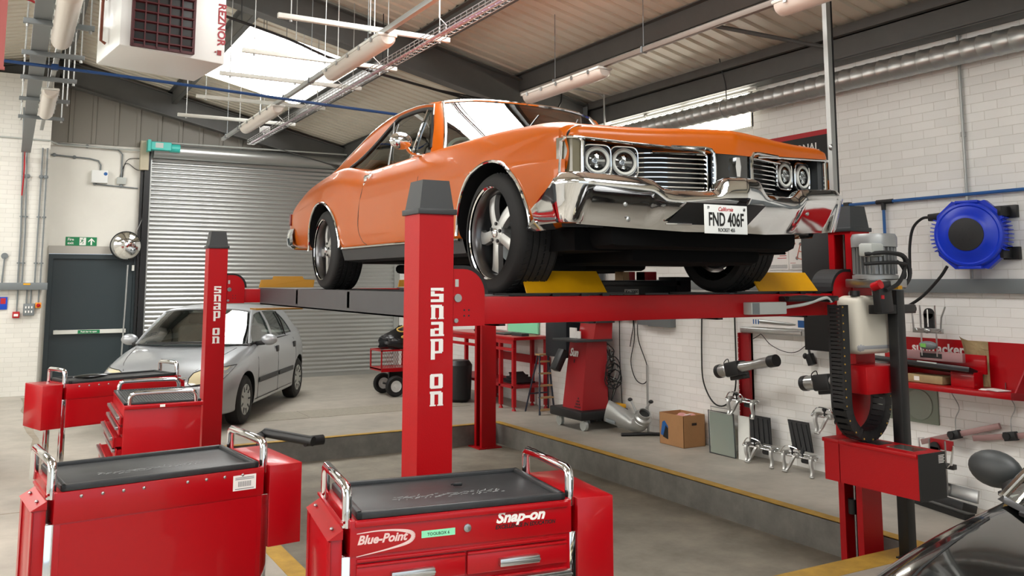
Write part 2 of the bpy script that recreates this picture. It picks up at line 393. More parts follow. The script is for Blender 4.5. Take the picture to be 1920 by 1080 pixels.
b = B(); b.box(XR - .2, XR - .185, YN, YF, 3.9, 4.12); b.box(XR - .2, XR, YN, YF, 4.1, 4.14); b.box(XR - .2, XR - .02, YN, YF, 3.89, 3.905)
b.box(XR - .26, XR - .2, YN, YF, 4.11, 4.2); trim(b)
b = B(); b.box(XR - .02, XR + .02, 6.9, 9.58, 3.86, 4.12); trim(b)
# fire door
b = B(); b.box(DX0, DX0 + .07, YF - .05, YF + .1, 0, DZ); b.box(DX1 - .07, DX1, YF - .05, YF + .1, 0, DZ); b.box(DX0 + .07, DX1 - .07, YF - .05, YF + .1, DZ - .08, DZ)
b.box(DX0 + .07, DX1 - .07, YF - .01, YF + .05, 0.01, DZ - .08, .004)
d1 = struct('door_1', b, DOORG)
b = B(); b.box(DX0 + .14, DX1 - .16, YF - .012, YF - .008, 1.15, DZ - .2); b.box(DX0 + .14, DX1 - .16, YF - .012, YF - .008, .1, .86); struct('door_panel', b, DOORG, d1)
b = B(); b.box(DX0 + .13, DX1 - .15, YF - .09, YF - .05, .93, 1.0, .008); b.box(DX0 + .16, DX0 + .2, YF - .05, YF, .93, 1.0); b.box(DX1 - .22, DX1 - .18, YF - .05, YF, .93, 1.0); pb = struct('push_bar', b, OFFWHITE, d1)
b = B(); b.box(1.06, 1.40, YF - .094, YF - .09, .935, .995); struct('bar_label', b, GREEN, pb)
b = B(); b.text('Push bar to open', (1.23, YF - .0955, .955), (1, 0, 0), (0, 0, 1), .036, .0006, .001, align='CENTER'); struct('bar_lettering', b, LETTER, pb)
b = B(); b.box(DX1 - .1, DX1 - .06, YF - .09, YF - .05, 2.0, 2.1, .005); struct('door_contact', b, OFFWHITE, d1)
# roller shutter
b = B(); prof = []; z = 0.04
while z < SZ + .02:
    for dz, dy in ((0, 0), (.01, -.002), (.028, -.016), (.045, -.019), (.062, -.012), (.072, -.001)): prof.append((z + dz, YF - .03 + dy))
    z += .0785
b.grid([[(x, yy, zz) for zz, yy in prof] for x in (SX0 + .04, SX1 - .04)]); b.box(SX0, SX1, YF - .06, YF - .02, 0, .06)
d2 = struct('door_2', b, SHUT, smooth=True, ang=50)
for xa in (SX0, SX1):
    b = B(); b.box(xa - .05, xa + .05, YF - .09, YF - .005, 0, SZ + .1); struct('guide_rail', b, GALV, d2)
b = B(); b.box(SX0 - .08, SX0 + .02, YF - .16, YF - .09, 0, SZ + .12); b.box(SX0 - .13, SX0 - .09, YF - .12, YF, 0, SZ + .3); struct('rail_bracket', b, BLACKMET, d2)
b = B(); b.lathe([(.13, SX0 + .05), (.13, SX1)], (0, YF - .17, SZ + .14), (1, 0, 0), 24); 
for k in range(10):
    a = k * .55; 
struct('roll', b, SHUT, d2, smooth=True)
b = B(); b.box(SX0 - .02, SX0 + .32, YF - .42, YF - .24, SZ + .12, SZ + .27, .015); b.cyl((SX0 + .3, YF - .33, SZ + .18), (SX0 + .47, YF - .33, SZ + .18), .075, n=18); b.box(SX0 - .07, SX0 - .02, YF - .4, YF - .2, SZ + .1, SZ + .3); mt = struct('shutter_motor', b, TEAL, d2)
b = B(); b.box(SX0 + .05, SX0 + .18, YF - .423, YF - .42, SZ + .16, SZ + .25); struct('rating_plate', b, LTGREY, mt)
b = B(); b.box(SX0 - .16, SX0 - .02, YF - .2, YF - .05, 3.78, 4.3); struct('cable_box', b, mat('beige_box', (176, 168, 146), .6), d2)
b = B()
for xo, yo in ((SX0 - .28, YF - .2),): b.tube([(xo, yo, 2.1), (xo - .01, yo, 1.4), (xo - .03, yo, .55)], .014, 6, 4)
struct('pull_chain', b, GALVMATT, d2, smooth=True)
# ================================================================== FOUR-POST LIFT
ZR = 1.745                                          # top of the runways
lift = thing('four_post_lift', 'red four-post vehicle lift with the orange car parked on its raised runways', 'vehicle lift', (3.64, 7.2, PZ), world=True)
XA, XB = (1.87, 2.07), (5.22, 5.42)
GLYPH = {'s': ((0, 1, .76, 1), (0, .40, .30, .76), (.0, .40, 1, .58), (.66, .2, 1, .5), (0, 0, 1, .2), (.78, .76, 1, .84)),
         'n': ((.05, 0, .36, 1), (.36, .78, .88, 1), (.66, 0, 1, .9), (0, .84, .1, 1), (0, 0, .46, .09), (.58, 0, 1.04, .09)),
         'a': ((.05, .8, .95, 1), (.66, 0, 1, .94), (.0, .0, .34, .52), (.3, .40, .7, .56), (.3, 0, .7, .16), (.95, 0, 1.06, .12)),
         'p': ((.05, -.42, .36, 1), (.36, .82, .95, 1), (.66, .1, 1, .94), (.36, .0, .92, .17), (0, .86, .1, 1)),
         'o': ((0, .06, .34, .94), (.66, .06, 1, .94), (.06, .80, .94, 1), (.06, 0, .94, .2))}
def block_word(b, word, o, d, u, h, wd, gap, vertical=False, shear=0.):
    o, d, u = Vector(o), Vector(d), Vector(u); nr = d.cross(u)
    for ch in word:
        if ch != ' ':
            for k, (x0, z0, x1, z1) in enumerate(GLYPH[ch]):
                if ch == 's' and k == 0: x0, z0, x1, z1 = 0, .8, 1, 1
                q = [o + d * (x * wd + z * h * shear) + u * (z * h) + nr * (.0008 + .0001 * k) for x, z in ((x0, z0), (x1, z0), (x1, z1), (x0, z1))]
                b.prism(q, nr * -.0008)
        if vertical: o = o - u * (gap + (h * .44 if ch == 'p' else 0) + (-.03 if ch == ' ' else 0))
        else: o = o + d * gap
def vertical_letters(par, x, y, ztop, s):
    for word, z in (('snap', ztop - .075), ('on', ztop - .075 - .089 * 4 - .092)):
        b = B(); block_word(b, word, (x - .037, y, z), (1, 0, 0), (0, 0, 1), .075, .074, .089, True)
        part('lettering', b, LETTER, par, 'white vertical lettering')
for side, (x0, x1) in ((-1, XA), (1, XB)):
    for front, (y0, y1) in ((True, (4.28, 4.48)), (False, (9.95, 10.15))):
        b = B(); t = .012; z0, z1 = PZ + .01, 2.185
        b.box(x0, x1, y0, y0 + t, z0, z1); b.box(x0, x1, y1 - t, y1, z0, z1)
        bx = (x0, x0 + t) if side < 0 else (x1 - t, x1); b.box(bx[0], bx[1], y0 + t, y1 - t, z0, z1)
        lx = (x1 - t, x1) if side < 0 else (x0, x0 + t)
        b.box(lx[0], lx[1], y0 + t, y0 + .05, z0, z1); b.box(lx[0], lx[1], y1 - .05, y1 - t, z0, z1)
        b.box(lx[0], lx[1], y0 + .05, y1 - .05, z1 - .03, z1)
        b.box(x0 - .06, x1 + .06, y0 - .05, y1 + .05, PZ, PZ + .014)
        c = part('column', b, LIFTRED, lift)
        b = B(); b.box(x0 - .014, x1 + .014, y0 - .014, y1 + .014, 2.175, 2.205, .004)
        i = .022; b.hexa([(x0, y0, 2.205), (x1, y0, 2.205), (x1, y1, 2.205), (x0, y1, 2.205), (x0 + i, y0 + i * .6, 2.36), (x1 - i, y0 + i * .6, 2.36), (x1 - i, y1 - i, 2.36), (x0 + i, y1 - i, 2.36)])
        part('column_cap', b, CHAR, c, 'charcoal tapered plastic cap')
        b = B(); b.cyl((lx[0] + .05 * -side * -1, (y0 + y1) / 2, z0), (lx[0] + .05 * side, (y0 + y1) / 2, 2.17), .012, n=10) if side > 0 else b.cyl((x1 - .06, (y0 + y1) / 2, z0), (x1 - .06, (y0 + y1) / 2, 2.17), .012, n=10)
        part('safety_ladder', b, STEEL, c)
        if side < 0: vertical_letters(c, 1.975, y0 - .002, 1.785 if front else 1.765, 1.0)
        if side > 0 and front:
            b = B(); b.cyl((x0 + .02, 4.38, .2), (x0 + .02, 4.38, .3), .03, n=12); part('chain_pulley', b, BLACKMET, c)
def bracket(b, x, y0, y1, sg, zb, zt, rr):          # quarter-round end plate
    pts = [(x, y0, zb)] + [(x + sg * (.06 + (rr - .06) * math.sin(a)), y0, zt - (zt - 1.75) * (1 - math.cos(a))) for a in [k * math.pi / 16 for k in range(9)]] + [(x + sg * rr, y0, zb)]
    pts.insert(1, (x, y0, zt)); b.prism(pts, (0, y1 - y0, 0))
def rubber_edge(b, x, y0, y1, sg, zt, rr):
    P = [(x, zt)] + [(x + sg * (.06 + (rr - .06) * math.sin(a)), zt - (zt - 1.75) * (1 - math.cos(a))) for a in [k * math.pi / 16 for k in range(9)]]
    q = []
    for k, (px, pz) in enumerate(P):
        t = min(1, max(0, (k - 1) / 8)); q.append((px + sg * .022 * math.sin(t * math.pi / 2), pz + .02 * math.cos(t * math.pi / 2)))
    for (a, c), (a2, c2) in zip(zip(P, q), zip(P[1:], q[1:])):
        b.hexa([(a[0], y0, a[1]), (a2[0], y0, a2[1]), (a2[0], y1, a2[1]), (a[0], y1, a[1]), (c[0], y0, c[1]), (c2[0], y0, c2[1]), (c2[0], y1, c2[1]), (c[0], y1, c[1])])
for front, (y0, y1) in ((True, (4.30, 4.46)), (False, (9.97, 10.13))):
    b = B(); b.box(2.05, 5.24, y0, y1, 1.585, 1.735, .006)
    bracket(b, 2.075, y0 - .012, y0, 1, 1.58, 1.885, .19); bracket(b, 5.215, y0 - .012, y0, -1, 1.58, 1.885, .19)
    bracket(b, 2.075, y1, y1 + .012, 1, 1.58, 1.885, .19); bracket(b, 5.215, y1, y1 + .012, -1, 1.58, 1.885, .19)
    b.box(1.92, 2.08, y0, y1, 1.5, 1.88); b.box(5.21, 5.38, y0, y1, 1.5, 1.88)
    cb = part('cross_beam', b, LIFTRED, lift)
    for xx, sg in ((2.075, 1), (5.215, -1)):
        b = B(); rubber_edge(b, xx, y0 - .012, y1 + .012, sg, 1.885, .19); part('rubber_edge', b, RUBBER, cb, 'black rubber edging on the round end plate')
    for xx, zz, rr in ((2.1, 1.73, .022), (5.19, 1.73, .018), (5.19, 1.79, .014), (2.09, 1.61, .012)):
        b = B(); b.cyl((xx, y0 - .02, zz), (xx, y0 - .01, zz), rr); part('bolt', b, STEEL, cb)
    b = B(); b.box(2.085, 2.105, y0 - .014, y0 - .012, 1.79, 1.83); part('sticker', b, LTGREY, cb)
    for dx in (0, .028):
        for dz in (0, .03):
            b = B(); b.cyl((2.14 + dx, y0 - .014, 1.635 + dz), (2.14 + dx, y0 - .011, 1.635 + dz), .005, n=10); part('bolt_hole', b, BLACK, cb)
for nm, (x0, x1) in (('l', (2.44, 3.12)), ('r', (4.10, 4.95))):
    b = B(); y0, y1 = 4.33, 10.05
    b.box(x0, x1, y0, y1, ZR - .012, ZR); b.box(x0, x0 + .012, 4.46, 9.97, 1.565, ZR - .012); b.box(x1 - .012, x1, 4.46, 9.97, 1.565, ZR - .012)
    b.box(x0, x0 + .05, 4.46, 9.97, 1.565, 1.577); b.box(x1 - .05, x1, 4.46, 9.97, 1.565, 1.577)
    for yy in (5.5, 7, 8.5): b.box(x0, x1, yy, yy + .06, 1.6, ZR - .012)
    rw = part('runway', b, DARKGREY, lift, 'dark grey steel runway')
    b = B(); sx0, sx1 = (2.56, 3.115) if nm == 'l' else (4.365, 4.92)
    v = [(sx0, 4.33, ZR + .008), (sx1, 4.33, ZR + .008), (sx1 + .0, 4.44, ZR + .135), (sx0 + .02, 4.44, ZR + .135)]
    b.prism(v, (0, .012, .0))
    st = part('wheel_stop', b, YELLOW, rw, 'yellow front wheel stop plate')
    b = B(); b.box(sx0 - .22, sx1 + .2, 4.315, 4.335, ZR - .004, ZR + .008)
    for k in (.15, .35, .5): b.box(sx0 + k, sx0 + k + .05, 4.3, 4.335, ZR - .012, ZR + .003)
    part('stop_hinge', b, BLACKMET, rw)
    b = B(); o = x0 - .02
    b.prism([(o, 9.96, ZR + .005), (o + .62, 9.96, ZR + .005), (o + .64, 9.99, ZR + .09), (o + .52, 9.99, ZR + .095), (o + .5, 10.0, ZR + .13), (o + .17, 10.0, ZR + .13), (o + .155, 9.99, ZR + .095), (o + .03, 9.99, ZR + .09)], (0, .012, 0))
    part('rear_ramp', b, OCHRE, rw, 'dark yellow rear ramp plate standing up')
    b = B(); b.box(x0 - .03, x0 + .5, 10.02, 10.3, 1.5, 1.515); part('ramp_flap', b, OCHRE, rw)
# junction box, cables, energy chain on the front cross beam
b = B(); b.box(4.18, 4.5, 4.225, 4.30, 1.603, 1.683, .006); jb = part('junction_box', b, LTGREY, lift, 'light grey junction box on the front beam')
b = B(); b.box(4.19, 4.25, 4.222, 4.226, 1.607, 1.679); part('box_end_cap', b, GREYBOX, jb)
b = B(); b.tube([(4.5, 4.25, 1.645), (4.66, 4.22, 1.665), (4.80, 4.2, 1.7), (4.86, 4.2, 1.705), (4.9, 4.2, 1.68)], .011, 8, 5); part('grey_cable', b, LTGREY, lift)
b = B(); b.tube([(4.5, 4.25, 1.7), (4.65, 4.22, 1.712), (4.78, 4.22, 1.70), (4.92, 4.2, 1.69)], .016, 8, 5); b.box(4.50, 4.98, 4.2, 4.3, 1.685, 1.72, .01); part('cable_arm', b, BLACKMET, lift)
b = B(); n = 46; P = []
for i in range(24): P.append((4.90, 1.66 - i * .027))
for i in range(17):
    a = math.pi + math.pi * i / 16; P.append((5.10 + .20 * math.cos(a), 1.02 + .24 * math.sin(a)))
P += [(5.30, 1.02 + .03 * i) for i in range(1, 4)]
acc = 0
for (xa, za), (xb, zb) in zip(P, P[1:]):
    d = Vector((xb - xa, 0, zb - za)); c = Vector(((xa + xb) / 2, 4.15, (za + zb) / 2)); nr = Vector((-d.z, 0, d.x)).normalized(); L = d.length
    acc += 1
    b.m(0)
    for s in (-1, 1): b.obox(c + Vector((0, s * .05, 0)), d, (0, 1, 0), L * .52, .034, .009)
    b.obox(c + nr * .027, d, nr, L * .38, .05, .006); b.obox(c - nr * .027, d, nr, L * .38, .05, .006)
    if acc % 2: b.m(1).cyl(c + Vector((0, -.0595, 0)) - nr * .022, c + Vector((0, -.0615, 0)) - nr * .022, .006, n=8)
part('energy_chain', b, [BLACK, KERB], lift, 'black cable chain with small yellow dots, hanging in a loop')
b = B(); b.box(5.05, 5.40, 4.06, 4.27, 1.06, 1.245, .006); b.box(5.14, 5.3, 4.262, 4.29, .78, 1.06); part('chain_bracket', b, LIFTRED, lift)
# hydraulic power pack on the right front column
b = B(); b.lathe([(.04, 1.83), (.15, 1.835), (.15, 1.86), (.118, 1.87), (.118, 2.05), (.15, 2.055), (.152, 2.12), (.14, 2.145), (.03, 2.15)], (5.235, 4.1, 0), (0, 0, 1), 32)
for k in range(28):
    a = 2 * math.pi * k / 28; d = Vector((math.cos(a), math.sin(a), 0)); b.obox(Vector((5.235, 4.1, 1.96)) + d * .128, d, (0, 0, 1), .016, .003, .092)
mo = part('pump_motor', b, mat('grey_motor_paint', (150, 152, 152), .4, .4), lift, 'grey finned electric motor')
b = B(); b.box(5.02, 5.15, 3.95, 4.06, 1.985, 2.075, .015); part('terminal_box', b, LTGREY, mo)
b = B(); b.box(5.09, 5.4, 3.97, 4.24, 1.775, 1.835, .01); part('pump_block', b, STEEL, lift)
b = B(); b.box(5.0, 5.385, 4.065, 4.265, 1.325, 1.72, .05, 4); tk = part('oil_tank', b, TANK, lift, 'white translucent plastic oil tank')
b = B(); b.box(5.003, 5.382, 4.0635, 4.262, 1.335, 1.42, .04, 3); part('oil_level', b, TANKOIL, tk)
b = B(); b.cyl((5.04, 4.12, 1.72), (5.04, 4.12, 1.755), .033, n=14); part('filler_cap', b, BLACK, tk)
b = B(); b.cyl((5.03, 3.96, 1.78), (5.03, 3.90, 1.80), .03, n=14); part('red_knob', b, RED, lift)
b = B(); b.tube([(5.0, 3.99, 2.0), (5.12, 3.90, 2.01), (5.28, 3.90, 1.98), (5.30, 3.92, 1.88), (5.2, 3.9, 1.80), (5.08, 3.9, 1.76)], .014, 8, 6)
b.tube([(4.99, 3.99, 1.935), (5.15, 3.89, 1.945), (5.3, 3.9, 1.935)], .012, 8, 6)
b.tube([(5.34, 4.05, 2.02), (5.45, 4.02, 1.99), (5.47, 4.0, 1.86), (5.40, 4.0, 1.78)], .014, 8, 6); b.tube([(5.33, 4.05, 1.98), (5.40, 4.02, 1.94), (5.42, 4.0, 1.86), (5.34, 4.0, 1.8)], .012, 8, 6)
part('hydraulic_hose', b, RUBBER, lift)
# control console on the same column (long axis towards the viewer)
b = B(); b.box(5.0, 5.25, 3.665, 4.275, .46, .735); b.box(5.0, 5.21, 4.27, 4.4, .46, .735)
b.box(4.99, 5.255, 3.67, 4.275, .715, .742, .004); b.box(4.99, 5.212, 4.272, 4.41, .715, .742, .004)
cs = part('control_console', b, LIFTRED, lift, 'red control console box')
b = B(); b.box(4.997, 5.253, 3.655, 3.665, .455, .742); part('end_panel', b, BLACKMET, cs, 'black end panel')
b = B(); b.box(5.06, 5.2, 3.74, 3.94, .742, .7445); cc = part('clear_cover', b, mat('console_window', (110, 104, 98), .06, 0, 1.), cs)
b = B(); b.box(5.06, 5.2, 4.0, 4.16, .742, .7445); part('label_plate', b, BLACK, cs)
b = B()
for k in range(6): b.box(5.185, 5.185 + (.05 if k % 2 else .058), 3.6535, 3.6545, .72 - k * .009, .724 - k * .009)
part('warning_text', b, LETTER, cs)
# jacking beam between the runways
jk = thing('jacking_beam', 'black jacking beam marked Kg. 2000 lying across behind the front beam of the lift', 'jack', (3.6, 5.0, 1.72), world=True)
b = B(); b.box(3.05, 4.19, 4.92, 5.08, 1.785, 1.825, .006); b.box(3.05, 4.19, 4.94, 5.06, 1.72, 1.79); part('beam', b, BLACKMET, jk)
b = B(); b.box(4.13, 4.30, 4.9, 5.1, 1.825, 1.85, .004); b.box(4.15, 4.28, 4.92, 5.08, 1.72, 1.83); part('sliding_arm', b, BLACK, jk)
b = B(); b.box(3.70, 3.82, 4.936, 4.94, 1.728, 1.764); pl = part('rating_plate', b, LTGREY, jk, 'pale plate with the words Kg. 2000')
b = B(); b.text('Kg. 2000', (3.76, 4.9345, 1.737), (1, 0, 0), (0, 0, 1), .03, .0005, .0006, align='CENTER'); part('lettering', b, INK, pl)
b = B(); b.box(3.58, 3.68, 4.93, 4.94, 1.72, 1.738); b.box(3.88, 4.08, 4.93, 4.94, 1.72, 1.738); part('guard_plate', b, GREYBOX, jk)
for i, (x, lab) in enumerate(((3.71, 'left one of two red-painted wood blocks standing on the black jacking beam'), (3.90, 'right one of two red-painted wood blocks standing on the black jacking beam'))):
    b = B(); b.m(0).box(x, x + (.055 if i == 0 else .0), 4.97, 5.06, 1.826, 1.885); b.m(1).box(x + (.055 if i == 0 else 0), x + .105, 4.965, 5.065, 1.826, 1.886, .003)
    solo('wood_block', b, [WOOD, DULLRED], lab, 'block', 'wood blocks on the jacking beam')
# black stand with crossbar and sensor
ps = thing('sensor_stand', 'tall black square post with a crossbar and hanging black sensor, beside the red control console', 'stand', (5.3, 4.0, 0), world=True)
b = B(); b.box(5.265, 5.345, 3.96, 4.04, 0.0, 1.76, .004); part('post', b, BLACKMET, ps)
b = B(); b.box(5.06, 5.47, 3.965, 4.03, 1.60, 1.66, .004); b.cyl((5.47, 4, 1.63), (5.485, 4, 1.63), .03, n=14); part('crossbar', b, BLACKMET, ps)
b = B(); b.obox((5.095, 3.94, 1.715), (1, 0, .09), (-.09, 0, 1), .062, .03, .1, .004); se = part('sensor_head', b, BLACK, ps)
b = B(); b.obox((5.05, 3.905, 1.715), (1, 0, 0), (0, 0, 1), .01, .006, .012); part('red_lamp', b, REDINK, se)
b = B(); b.box(5.27, 5.315, 3.95, 3.99, 1.765, 1.79); part('orange_tab', b, YELLOW, ps)
b = B(); b.box(5.2, 5.42, 3.99, 4.015, 0.0, .012); part('foot', b, BLACKMET, ps)
# ================================================================== ORANGE COUPE
CX, ZG = 3.465, ZR + .002
car = thing('classic_car', 'orange two-door fastback coupe with chrome front bumper raised on the lift', 'car', (CX, 6.2, ZG), world=True)
def lerp_tab(tab, y):
    if y <= tab[0][0]: return tab[0][1:]
    for a, c in zip(tab, tab[1:]):
        if y <= c[0]:
            t = (y - a[0]) / (c[0] - a[0]); return tuple(p + (q - p) * t for p, q in zip(a[1:], c[1:]))
    return tab[-1][1:]
def smooth_tab(tab, n=8):
    P = catmull([Vector((r[0], *r[1:3])) if False else r for r in []]) if False else None
    out = []
    for i in range(len(tab) - 1):
        p1, p2 = tab[i], tab[i + 1]; p0 = tab[i - 1] if i else tuple(2 * a - c for a, c in zip(p1, p2)); p3 = tab[i + 2] if i + 2 < len(tab) else tuple(2 * c - a for a, c in zip(p1, p2))
        for k in range(n):
            t = k / n
            out.append(tuple(.5 * (2 * b1 + (b2 - b0) * t + (2 * b0 - 5 * b1 + 4 * b2 - b3) * t * t + (3 * b1 - b0 - 3 * b2 + b3) * t ** 3) for b0, b1, b2, b3 in zip(p0, p1, p2, p3)))
    out.append(tab[-1]); return out
#        Y     ztop  wmax  zbot  wtop  zctr
BT = [(3.80, .885, .990, .40, .935, .885), (3.90, .918, 1.002, .39, .925, .905), (4.10, .95, 1.010, .37, .915, .93), (4.35, .968, 1.014, .35, .91, .95), (4.70, .985, 1.014, .34, .905, .97),
      (5.10, .993, 1.008, .34, .90, .985), (5.60, .998, 1.004, .34, .89, .99), (6.00, 1.0, 1.000, .34, .885, .98), (6.50, 1.0, .994, .34, .88, .97), (6.95, 1.003, .992, .34, .875, .97),
      (7.25, 1.045, 1.004, .34, .878, .98), (7.60, 1.088, 1.018, .35, .89, 1.0), (8.05, 1.066, 1.016, .37, .885, 1.04), (8.60, 1.015, .998, .40, .865, 1.01), (8.95, .955, .972, .43, .845, .96),
      (9.13, .90, .950, .47, .83, .90), (9.20, .80, .93, .56, .80, .80)]
BTS = smooth_tab(BT, 5)
def section(r):
    Y, zt, wm, zb, wt, zc = r
    fl = .016 * (math.exp(-((Y - 4.6) / .42) ** 2) + math.exp(-((Y - 7.82) / .45) ** 2))
    mid = zb + (zt - zb) * .42
    P = [(wm - .16, zb - .005), (wm - .05, zb), (wm - .012, zb + .09), (wm + fl * .6, mid), (wm + fl, mid + .10), (wm - .006 + fl * .5, zt - .235), (wm - .022, zt - .14), (wt + .048, zt - .055), (wt + .012, zt - .012), (wt - .04, zt), (wt - .12, zt - .018), (wt - .2, zt - .045 + .3 * min(0, zc - zt)), (.5, (zc + zt) / 2 - .03 if zc < zt else zc - .012), (.26, zc), (0, zc + .006)]
    return P
def shear(Y, dx):
    w = max(0, min(1, (5.0 - Y) / 1.1)); w = w * w * (3 - 2 * w)
    y = Y - .2 * (1 - min(1, abs(dx))) * w
    a = abs(dx); k = 1 - max(0, min(1, (a - .84) / .06)); k = k * k * (3 - 2 * k)
    if Y < 3.9: y += .09 * k * (3.9 - Y) / .1
    t = max(0, min(1, (Y - 8.7) / .5)); y += .10 * t * t * (.6 - min(1, abs(dx)) ** 2) if t > 0 else 0
    return y
b = B(); rows = []
for r in BTS:
    P = catmull([Vector((p[0], p[1], 0)) for p in section(r)], 4)
    half = [(p.x, p.y) for p in P]; full = [(-x, z) for x, z in half] + [(x, z) for x, z in half[::-1][1:]]
    rows.append([(CX + x, shear(r[0], x), ZG + z) for x, z in full])
V = b.grid(rows)
b.m(1); b._f(V[0]); b.m(0); b._f(V[-1][::-1])
n = len(V[0]); b.m(1)
for a, c in zip(V, V[1:]): b._f([a[n - 1], a[0], c[0], c[n - 1]])
for f in b.bm.faces:
    c = f.calc_center_median()
    if abs(c.x - CX) < .80 and 5.55 < c.y < 8.0 and c.z > ZG + .9: f.material_index = 1
body = part('body', b, [ORANGE, BLACK], car, ang=50)
# wheel arches cut through the body shell
ARCH = ((4.60, .345), (7.82, .345))
cb = B()
for ya, za in ARCH:
    for s in (-1, 1):
        pr = [(CX + s * .62, ya + .445 * math.cos(a) * (1.0 if math.cos(a) > 0 else 1.02), ZG + za + .43 * math.sin(a)) for a in [k * 2 * math.pi / 48 for k in range(48)]]
        cb.m(1).prism(pr, (s * .6, 0, 0))
cme = cb.mesh('cutter', [ORANGE, BLACK], sub=WORLDBUILT[car]); co = bpy.data.objects.new('cutter', cme); COL.objects.link(co); co.parent = car
md = body.modifiers.new('b', 'BOOLEAN'); md.object = co; md.operation = 'DIFFERENCE'; md.solver = 'EXACT'
bpy.context.view_layer.update()
nm = bpy.data.meshes.new_from_object(body.evaluated_get(bpy.context.evaluated_depsgraph_get())); body.modifiers.clear(); body.data = nm; nm.name = 'body'
bpy.data.objects.remove(co)
fb = bmesh.new(); fb.from_mesh(nm)                   # open the nose: the grille and lamps sit in there
bmesh.ops.delete(fb, geom=[f for f in fb.faces if f.material_index == 1 and f.normal.y < -.8 and f.calc_center_median().y < 3.95 - 6.2 and f.calc_area() > .05], context='FACES_ONLY')
fb.to_mesh(nm); fb.free(); nm.set_sharp_from_angle(angle=R(40))
def side_x(Y, z, out=.0):        # half width of the body side at height z
    P = catmull([Vector((p[0], p[1], 0)) for p in section(lerp_tab([(r[0],) + tuple(r) for r in BTS], Y))], 4); best = .99
    for a, c in zip(P, P[1:]):
        if min(a.y, c.y) - 1e-6 <= z <= max(a.y, c.y) + 1e-6 and max(a.x, c.x) > .85:
            t = (z - a.y) / (c.y - a.y) if abs(c.y - a.y) > 1e-6 else 0; best = a.x + (c.x - a.x) * t; break
    return best + out
for ya, za in ARCH:
    for s in (-1, 1):
        b = B(); pts = []
        for k in range(29):
            a = R(2) + R(176) * k / 28; y = ya + .452 * math.cos(a) * (1.0 if math.cos(a) > 0 else 1.02); z = za + .437 * math.sin(a)
            pts.append((CX + s * side_x(y, max(z, .44), .004), y, ZG + z))
        b.tube(pts, .011, 8); part('arch_trim', b, CHROME, car, 'chrome wheel arch trim')
# cooling-off brow: leading edge of bonnet and wings
def yf(dx): return 3.58 + .2 * abs(dx) + (0 if abs(dx) < .95 else (abs(dx) - .95) * 1.2)
NOSE = [(0, .905, .768), (.14, .905, .772), (.30, .90, .788), (.45, .893, .797), (.62, .89, .806), (.78, .892, .815), (.90, .893, .822), (.955, .885, .824), (.985, .868, .826)]
b = B(); rows = [[] for _ in range(7)]
for k in range(-40, 41):
    dx = k / 40 * .985; zt, zl = lerp_tab(NOSE, abs(dx))
    y = yf(dx); e = .0 if abs(dx) < .9 else (abs(dx) - .9) * .3
    back = shear(3.80, dx)
    ztb = zt if abs(dx) < .9 else zt - (abs(dx) - .9) * .9
    for q, p in zip(rows, ((max(back, y + .02) + .075, ztb + .012), (max(back, y + .02) + .03, ztb + .006), (y + .045, zt + .006), (y + .008, zt - .02), (y, zt - .05), (y + .004, zl), (max(back, y) + .04, zl + .006))):
        q.append((CX + dx, p[0], ZG + p[1]))
b.grid(rows); part('nose_edge', b, ORANGE, car, ang=60)
for q in (range(-30, -5), range(6, 31)):
    b = B(); b.tube([(CX + dx, yf(dx) - .002, ZG + lerp_tab(NOSE, abs(dx))[1] - .004) for dx in [k / 30 * .985 for k in q]], .008, 8); part('bonnet_trim', b, CHROME, car)
# front panel behind the grille
b = B(); b.grid([[(CX + dx, yf(dx) + .16, ZG + z) for dx in [k / 12 * .93 for k in range(-12, 13)]] for z in (.36, .86)]); part('grille_back', b, BLACK, car)
b = B(); b.grid([[(CX + dx, yf(dx) + .012, ZG + z) for dx in (-.135, 0, .135)] for z in (.60, .775)]); b.grid([[(CX + s * .135, yf(.135) + o, ZG + z) for o in (.012, .12)] for z in (.60, .775) for s in (1,)]); b.grid([[(CX - .135, yf(.135) + o, ZG + z) for o in (.012, .12)] for z in (.60, .775)])
part('centre_panel', b, BLACKCAR, car, 'gloss black centre panel')
b = B(); b.prism([(CX - .012, yf(0) - .012, ZG + .645), (CX + .012, yf(0) - .012, ZG + .645), (CX + .02, yf(0) - .012, ZG + .70), (CX + .012, yf(0) - .012, ZG + .752), (CX - .012, yf(0) - .012, ZG + .752), (CX - .02, yf(0) - .012, ZG + .70)], (0, .03, 0)); part('emblem', b, CHROME, car, 'small chrome nose emblem')
